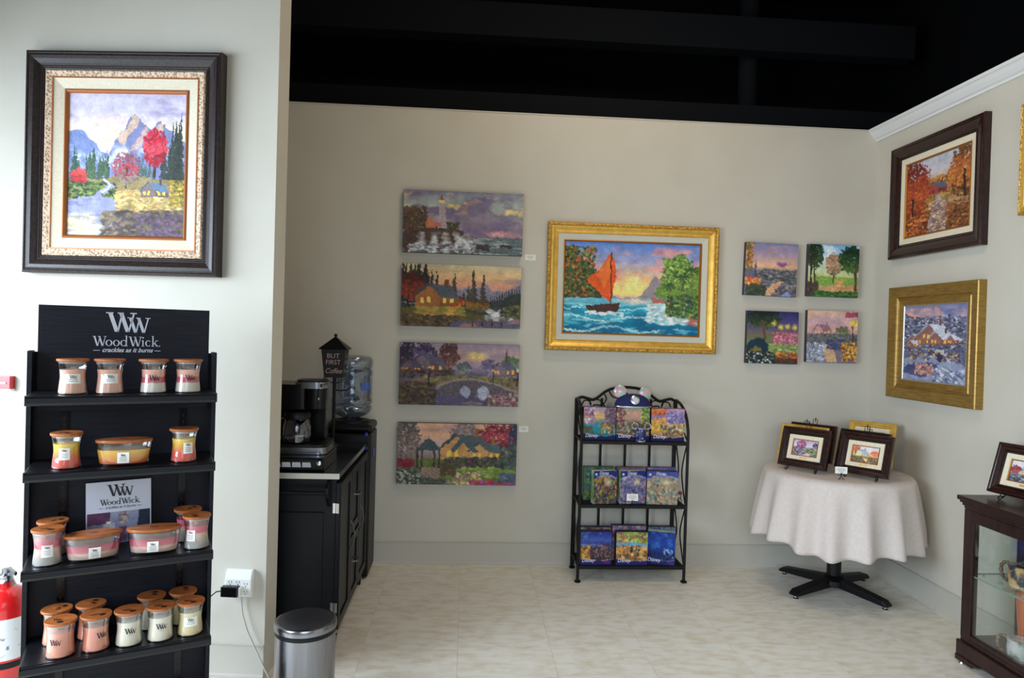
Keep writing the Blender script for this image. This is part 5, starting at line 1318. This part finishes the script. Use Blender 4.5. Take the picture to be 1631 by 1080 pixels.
# ------------------------------------------------------------------ corner table with cloth
TX, TY, TZ = 2.325, 4.185, .742
t = thing('pedestal_table', 'round pedestal table with a black cross base in the right corner', 'table', (TX, TY, 0))
MB().lathe([(.41, TZ - .030), (.415, TZ - .027), (.415, TZ - .006), (.412, TZ - .003), (0, TZ - .003)], 64).build('tabletop', CABW, t, smooth=True)
MB().tube([(0, 0, .05), (0, 0, TZ - .030)], .042, 24).build('column', BLK, t, smooth=True)
MB().lathe([(.075, .040), (.082, .048), (.080, .075), (.060, .092), (.046, .10)], 32).build('hub', BLK, t, smooth=True)
LB = BLK
for a in (122, 204, 296, 30):
    l = MB().prism([(.05, .034), (.335, .020), (.362, .020), (.362, .032), (.335, .052), (.05, .088)], -.030, .030, 'y').build('leg', LB, t, bevel=.004)
    l.rotation_euler = (0, 0, R(a))
    MB().lathe([(.016, 0), (.018, .003), (.010, .008), (.008, .022)], 14, c=(.338, 0, 0)).build('glide', CHROME, l, smooth=True)
cl = MB()
NA, NT = 220, 22
rT = .418
rng = random.Random(4)
FA = [math.radians(q) for q in (-162, -140, -121, -99, -74, -50, -27, -3, 22, 48, 75, 100, 125, 150, 175)]
def fold(a):
    best = 0
    for q in FA:
        d = (a - q + PI) % (2 * PI) - PI
        best = max(best, math.exp(-(d / .105) ** 2))
    return best
v, f = [], []
for k in range(NA):
    v.append((0, 0, TZ + .0006)) if k == 0 else None
for i in range(NT + 6):
    for k in range(NA):
        a = 2 * PI * k / NA
        if i < 6:
            r = rT * (i + 1) / 6 * (1 if i < 5 else .995); z = TZ + .0006
            if i == 5: z = TZ + .0003
        else:
            q = (i - 5) / NT
            g = fold(a) - .32
            drop = .400 + .012 * math.sin(3 * a + 1) + .010 * math.sin(5 * a) + .010 * (fold(a) - .4)
            r = rT + .006 + q ** .8 * (.050 + .062 * g + .012 * math.sin(2 * a + .6)) + .002 * math.sin(17 * a) * q
            z = TZ - .004 - drop * (q ** 1.03)
        x, y = r * math.cos(a), r * math.sin(a)
        x = min(x, XR - .014 - TX); y = min(y, YB - .014 - TY)
        v.append((x, y, z))
for k in range(NA): f.append((0, 1 + k, 1 + (k + 1) % NA))
for i in range(NT + 5):
    for k in range(NA):
        a, b_ = 1 + i * NA + k, 1 + i * NA + (k + 1) % NA
        f.append((a, a + NA, b_ + NA, b_))
o = cl.add(v, f).build('tablecloth', CLOTH, smooth=True)
o.data.set_sharp_from_angle(angle=R(180))
o.location = (TX, TY, 0)
so = o.modifiers.new('Thickness', 'SOLIDIFY'); so.thickness = .0018; so.offset = 1
tag(o, 'ivory cloth hanging in soft folds over the round corner table', 'tablecloth')

# small framed prints and their easels
def make_easel(label, loc, rz, group):
    t = thing('tabletop_easel', label, 'easel', loc, rz, group)
    for s in (-1, 1):
        MB().tube(spl([(s * .012, .078, .262), (s * .040, .045, .15), (s * .085, .004, .022), (s * .088, -.010, .014), (s * .086, -.026, .020), (s * .086, -.028, .034)], 5), .0026, 6).build('front_leg', WIRE, t, smooth=True)
        MB().tube(spl([(s * .087, -.006, .016), (s * .090, -.016, .004), (s * .090, -.032, .0028), (s * .090, -.038, .010), (s * .090, -.032, .016), (s * .090, -.027, .011)], 5), .0024, 6).build('curled_foot', WIRE, t, smooth=True)
    MB().tube([(0, .078, .25), (0, .15, .003)], .0026, 6).build('back_leg', WIRE, t, smooth=True)
    MB().tube([(-.082, .008, .030), (.082, .008, .030)], .0024, 6).build('cross_bar', WIRE, t, smooth=True)
    MB().tube([(-.014, .078, .262), (-.014, .085, .288), (.014, .085, .288), (.014, .078, .262)], .0022, 6).build('top_loop', WIRE, t, smooth=True)
    MB().tube([(0, .085, .270), (0, .087, .300)], .0026, 6).build('finial', WIRE, t, smooth=True)
    return t
def mini_frame(label, loc, rz, lean, W, H, mat, mat2, art, group):
    t = thing('small_framed_print', label, 'picture', loc, rz, group)
    t.rotation_euler = (-lean, 0, rz)
    g = mat is GOLD
    frame_ring('outer_molding', W, H, [(0, 0), (0, .022), (.005, .028), (.012, .028), (.016, .024), (.022, .026), (.034, .018), (.038, .021), (.043, .018), (.047, .012), (.047, .004)] if not g else [(0, 0), (0, .018), (.008, .024), (.016, .020), (.026, .014), (.030, .018), (.036, .012), (.036, .004)], mat, t, z0=0)
    i0 = .094 if not g else .072
    frame_ring('liner', W - i0, H - i0, [(0, .008), (0, .013), (.024, .010), (.024, .004)], LINEN, t, z0=i0 / 2)
    frame_ring('inner_fillet', W - i0 - .048, H - i0 - .048, [(0, .006), (0, .012), (.005, .010), (.005, .003)], GOLDD, t, z0=i0 / 2 + .024)
    d = i0 / 2 + .029
    p = art_panel('print', W - 2 * d, H - 2 * d, art, -.004, t, z0=d)
    bx('backing_board', DKCANV, (-W / 2 + .012, W / 2 - .012, -.002, 0, .012, H - .012), t)
    if not g: bx('name_plate', GOLD, (-.022, .022, -.0132, -.0118, i0 / 2 + .008, i0 / 2 + .017), t)
    return t
GM = 'small framed prints standing on the round table'
GE = 'wire easels holding the small framed prints'
def set_mini(label, elabel, x, y, a, W, H, mat, art, z=TZ + .001, lean=.32, sc=1.0):
    n = Vector((-math.sin(a), -math.cos(a), 0))
    base = Vector((x, y, z))
    if PROTO.get('easel') is None:
        e = make_easel(elabel, base, -a, GE); PROTO['easel'] = e
    else:
        e = dup(PROTO['easel'], None, base, -a, elabel)
    mini_frame(label, base + n * .0005 + Vector((0, 0, .0215)), -a, lean, W, H, mat, None, art, GM)
    return e
a1, a2, a3 = art_small(0), art_small(1), art_small(2)
set_mini('dark framed small print of a pink blossom garden, front left on the round table', 'wire easel under the pink blossom print at the front left of the table', 2.087, 4.159, .87, .300, .247, MAHOG, a1)
set_mini('dark framed small print of a white cottage in autumn, front right on the round table', 'wire easel under the autumn cottage print at the front right of the table', 2.350, 3.954, .93, .300, .247, MAHOG, a2)
set_mini('gold framed small print just behind the pink blossom print', 'wire easel of the gold framed print behind the pink blossom print', 2.142, 4.300, .88, .300, .247, GOLD, a2)
set_mini('dark framed small print, rearmost of the left group on the round table', 'wire easel of the rearmost dark print in the left group', 2.255, 4.405, .86, .295, .245, MAHOG, a3)
set_mini('dark framed small print half hidden behind the autumn cottage print', 'wire easel of the dark print behind the autumn cottage print', 2.412, 4.085, .96, .300, .247, MAHOGD, a1)
set_mini('gold framed small print standing tallest at the right back of the round table', 'wire easel of the gold framed print at the right back of the table', 2.555, 4.235, .80, .275, .285, GOLD, a3)
card_stand('white price card on a tiny black stand in front of the autumn cottage print', 2.205, 3.925, TZ + .0008, -R(15), .066, .040, .036)

# ------------------------------------------------------------------ glass display cabinet at the right
CX0, CX1, CY0, CY1, CZ = 2.452, 2.762, 2.20, 3.245, .815
t = thing('display_cabinet', 'dark cherry wood glass display cabinet with a glass shelf along the right wall', 'cabinet', ((CX0 + CX1) / 2, (CY0 + CY1) / 2, 0))
w2, l2 = (CX1 - CX0) / 2, (CY1 - CY0) / 2
MB().box(-w2 - .024, w2 + .002, -l2 - .024, l2 + .024, CZ - .022, CZ).build('cabinet_top', CABW, t, bevel=.004)
b_ = MB()
for (q, z0, z1) in ((.016, CZ - .034, CZ - .0225), (.008, CZ - .048, CZ - .0345), (.002, CZ - .062, CZ - .0485)): b_.box(-w2 - q, w2, -l2 - q, l2 + q, z0, z1)
b_.build('cornice', CABW, t, bevel=.005)
for sx, sy in ((-1, -1), (-1, 1), (1, -1), (1, 1)):
    MB().box(min(sx * w2, sx * (w2 - .034)), max(sx * w2, sx * (w2 - .034)), min(sy * l2, sy * (l2 - .062)), max(sy * l2, sy * (l2 - .062)), .13, CZ - .063).build('corner_post', CABW, t, bevel=.003)
MB().box(-w2, -w2 + .024, -l2 + .062, l2 - .062, CZ - .118, CZ - .063).build('front_top_rail', CABW, t, bevel=.003)
MB().box(-w2, -w2 + .024, -l2 + .062, l2 - .062, .131, .158).build('front_bottom_rail', CABW, t, bevel=.003)
MB().box(w2 - .024, w2, -l2 + .062, l2 - .062, CZ - .118, CZ - .063).build('back_top_rail', CABW, t, bevel=.003)
MB().box(-w2 + .002, w2, -l2 + .002, l2 - .002, .112, .130).build('floor_board', CABW, t)
MB().box(-w2 - .012, w2, -l2 - .012, l2 + .012, .040, .1115).build('plinth', CABW, t, bevel=.005)
for sy in (-1, 1):
    MB().prism([(sy * (l2 + .014), .012), (sy * (l2 + .014), .0395), (sy * (l2 - .16), .0395), (sy * (l2 - .12), .03), (sy * (l2 - .10), .012)], -w2 - .014, -w2 + .02, 'x').build('bracket_foot', CABW, t, bevel=.003)
    MB().prism([(sy * (l2 + .014), .012), (sy * (l2 + .014), .0395), (sy * (l2 - .10), .0395), (sy * (l2 - .10), .012)], w2 - .03, w2, 'x').build('bracket_foot', CABW, t)
    MB().lathe([(.012, 0), (.014, .003), (.010, .012)], 14, c=(-w2, sy * (l2 - .02), 0)).build('glide', CHROME, t)
MB().box(-w2 + .008, -w2 + .012, -l2 + .060, l2 - .060, .156, CZ - .116).build('front_pane', PANE, t)
MB().box(-w2 + .034, w2 - .034, l2 - .014, l2 - .010, .131, CZ - .063).build('end_pane', PANE, t)
MB().box(w2 - .014, w2 - .010, -l2 + .060, l2 - .060, .131, CZ - .116).build('back_pane', PANE, t)
sg = MB().box(-w2 + .016, w2 - .018, -l2 + .04, l2 - .018, .434, .440).build('glass_shelf', PANE, t)
MB().box(-w2 + .0145, -w2 + .0158, -l2 + .04, l2 - .018, .434, .440).build('shelf_edge', GEDGE, sg)
MB().box(-w2 + .0145, w2 - .018, l2 - .0178, l2 - .0165, .434, .440).build('shelf_edge', GEDGE, sg)
for x in (-.06, .06): MB().lathe([(.004, 0), (.004, .012)], 10, c=(x, l2 - .021, .4215)).build('shelf_pin', CHROME, sg)

set_mini('dark framed small print standing on the glass display cabinet', 'wire easel of the print standing on the display cabinet', 2.615, 3.085, 1.30, .320, .250, MAHOG, a3, z=CZ + .0006)
bpy.data.objects['small_framed_print.006']['group'] = ''
del bpy.data.objects['small_framed_print.006']['group']

MUGA = M('landscape_glaze', (40, 46, 70), .2, c2=(214, 170, 112), ns=22, nr=(.46, .58), coat=.3)
MUGB = M('cream_landscape_glaze', (206, 200, 196), .15, c2=(120, 130, 110), ns=22, nr=(.5, .64), coat=.5)
MUGI = M('mug_inside', (206, 214, 226), .15)
BRANCH = M('branch_handle_glaze', (150, 120, 90), .3, c2=(84, 62, 48), ns=60)
def mug(label, loc, rz, mat, s=1.0):
    t = thing('ceramic_mug', label, 'mug', loc, rz, None)
    MB().lathe([(.036 * s, 0), (.044 * s, .004 * s), (.054 * s, .035 * s), (.056 * s, .070 * s), (.053 * s, .098 * s), (.057 * s, .112 * s), (.0555 * s, .114 * s)], 36).build('mug_body', mat, t, smooth=True)
    MB().lathe([(.0555 * s, .1138 * s), (.0535 * s, .112 * s), (.049 * s, .096 * s), (.050 * s, .02 * s), (0, .014 * s)], 36).build('mug_inside', MUGI, t, smooth=True, fix=False)
    MB().tube(spl([(.052 * s, 0, .098 * s), (.075 * s, 0, .110 * s), (.098 * s, 0, .090 * s), (.098 * s, 0, .050 * s), (.076 * s, 0, .024 * s), (.048 * s, 0, .022 * s)], 6), [.008 * s + .0018 * math.sin(k * 1.7) for k in range(31)], 10).build('branch_handle', BRANCH, t, smooth=True)
    return t
mug('dark blue landscape mug with a branch shaped handle on the glass shelf of the cabinet', (2.560, 3.012, .4404), R(104), MUGA, .95)
mug('cream landscape mug on the bottom board of the display cabinet', (2.530, 2.975, .1303), R(120), MUGB, .86)
t = thing('orange_vase', 'tall orange vase standing on the bottom board inside the display cabinet', 'vase', (2.645, 3.080, .1303))
MB().lathe([(.022, 0), (.026, .004), (.024, .05), (.034, .16), (.040, .25), (.037, .285), (.034, .286), (.036, .25), (.020, .06), (0, .05)], 32).build('vase_body', M('orange_glaze', (206, 96, 44), .25, coat=.4), t, smooth=True)
MB().lathe([(.0365, .283), (.039, .286), (.0365, .289), (.0345, .286)], 32).build('vase_rim', M('dark_orange_rim', (150, 60, 30), .3), t, smooth=True)
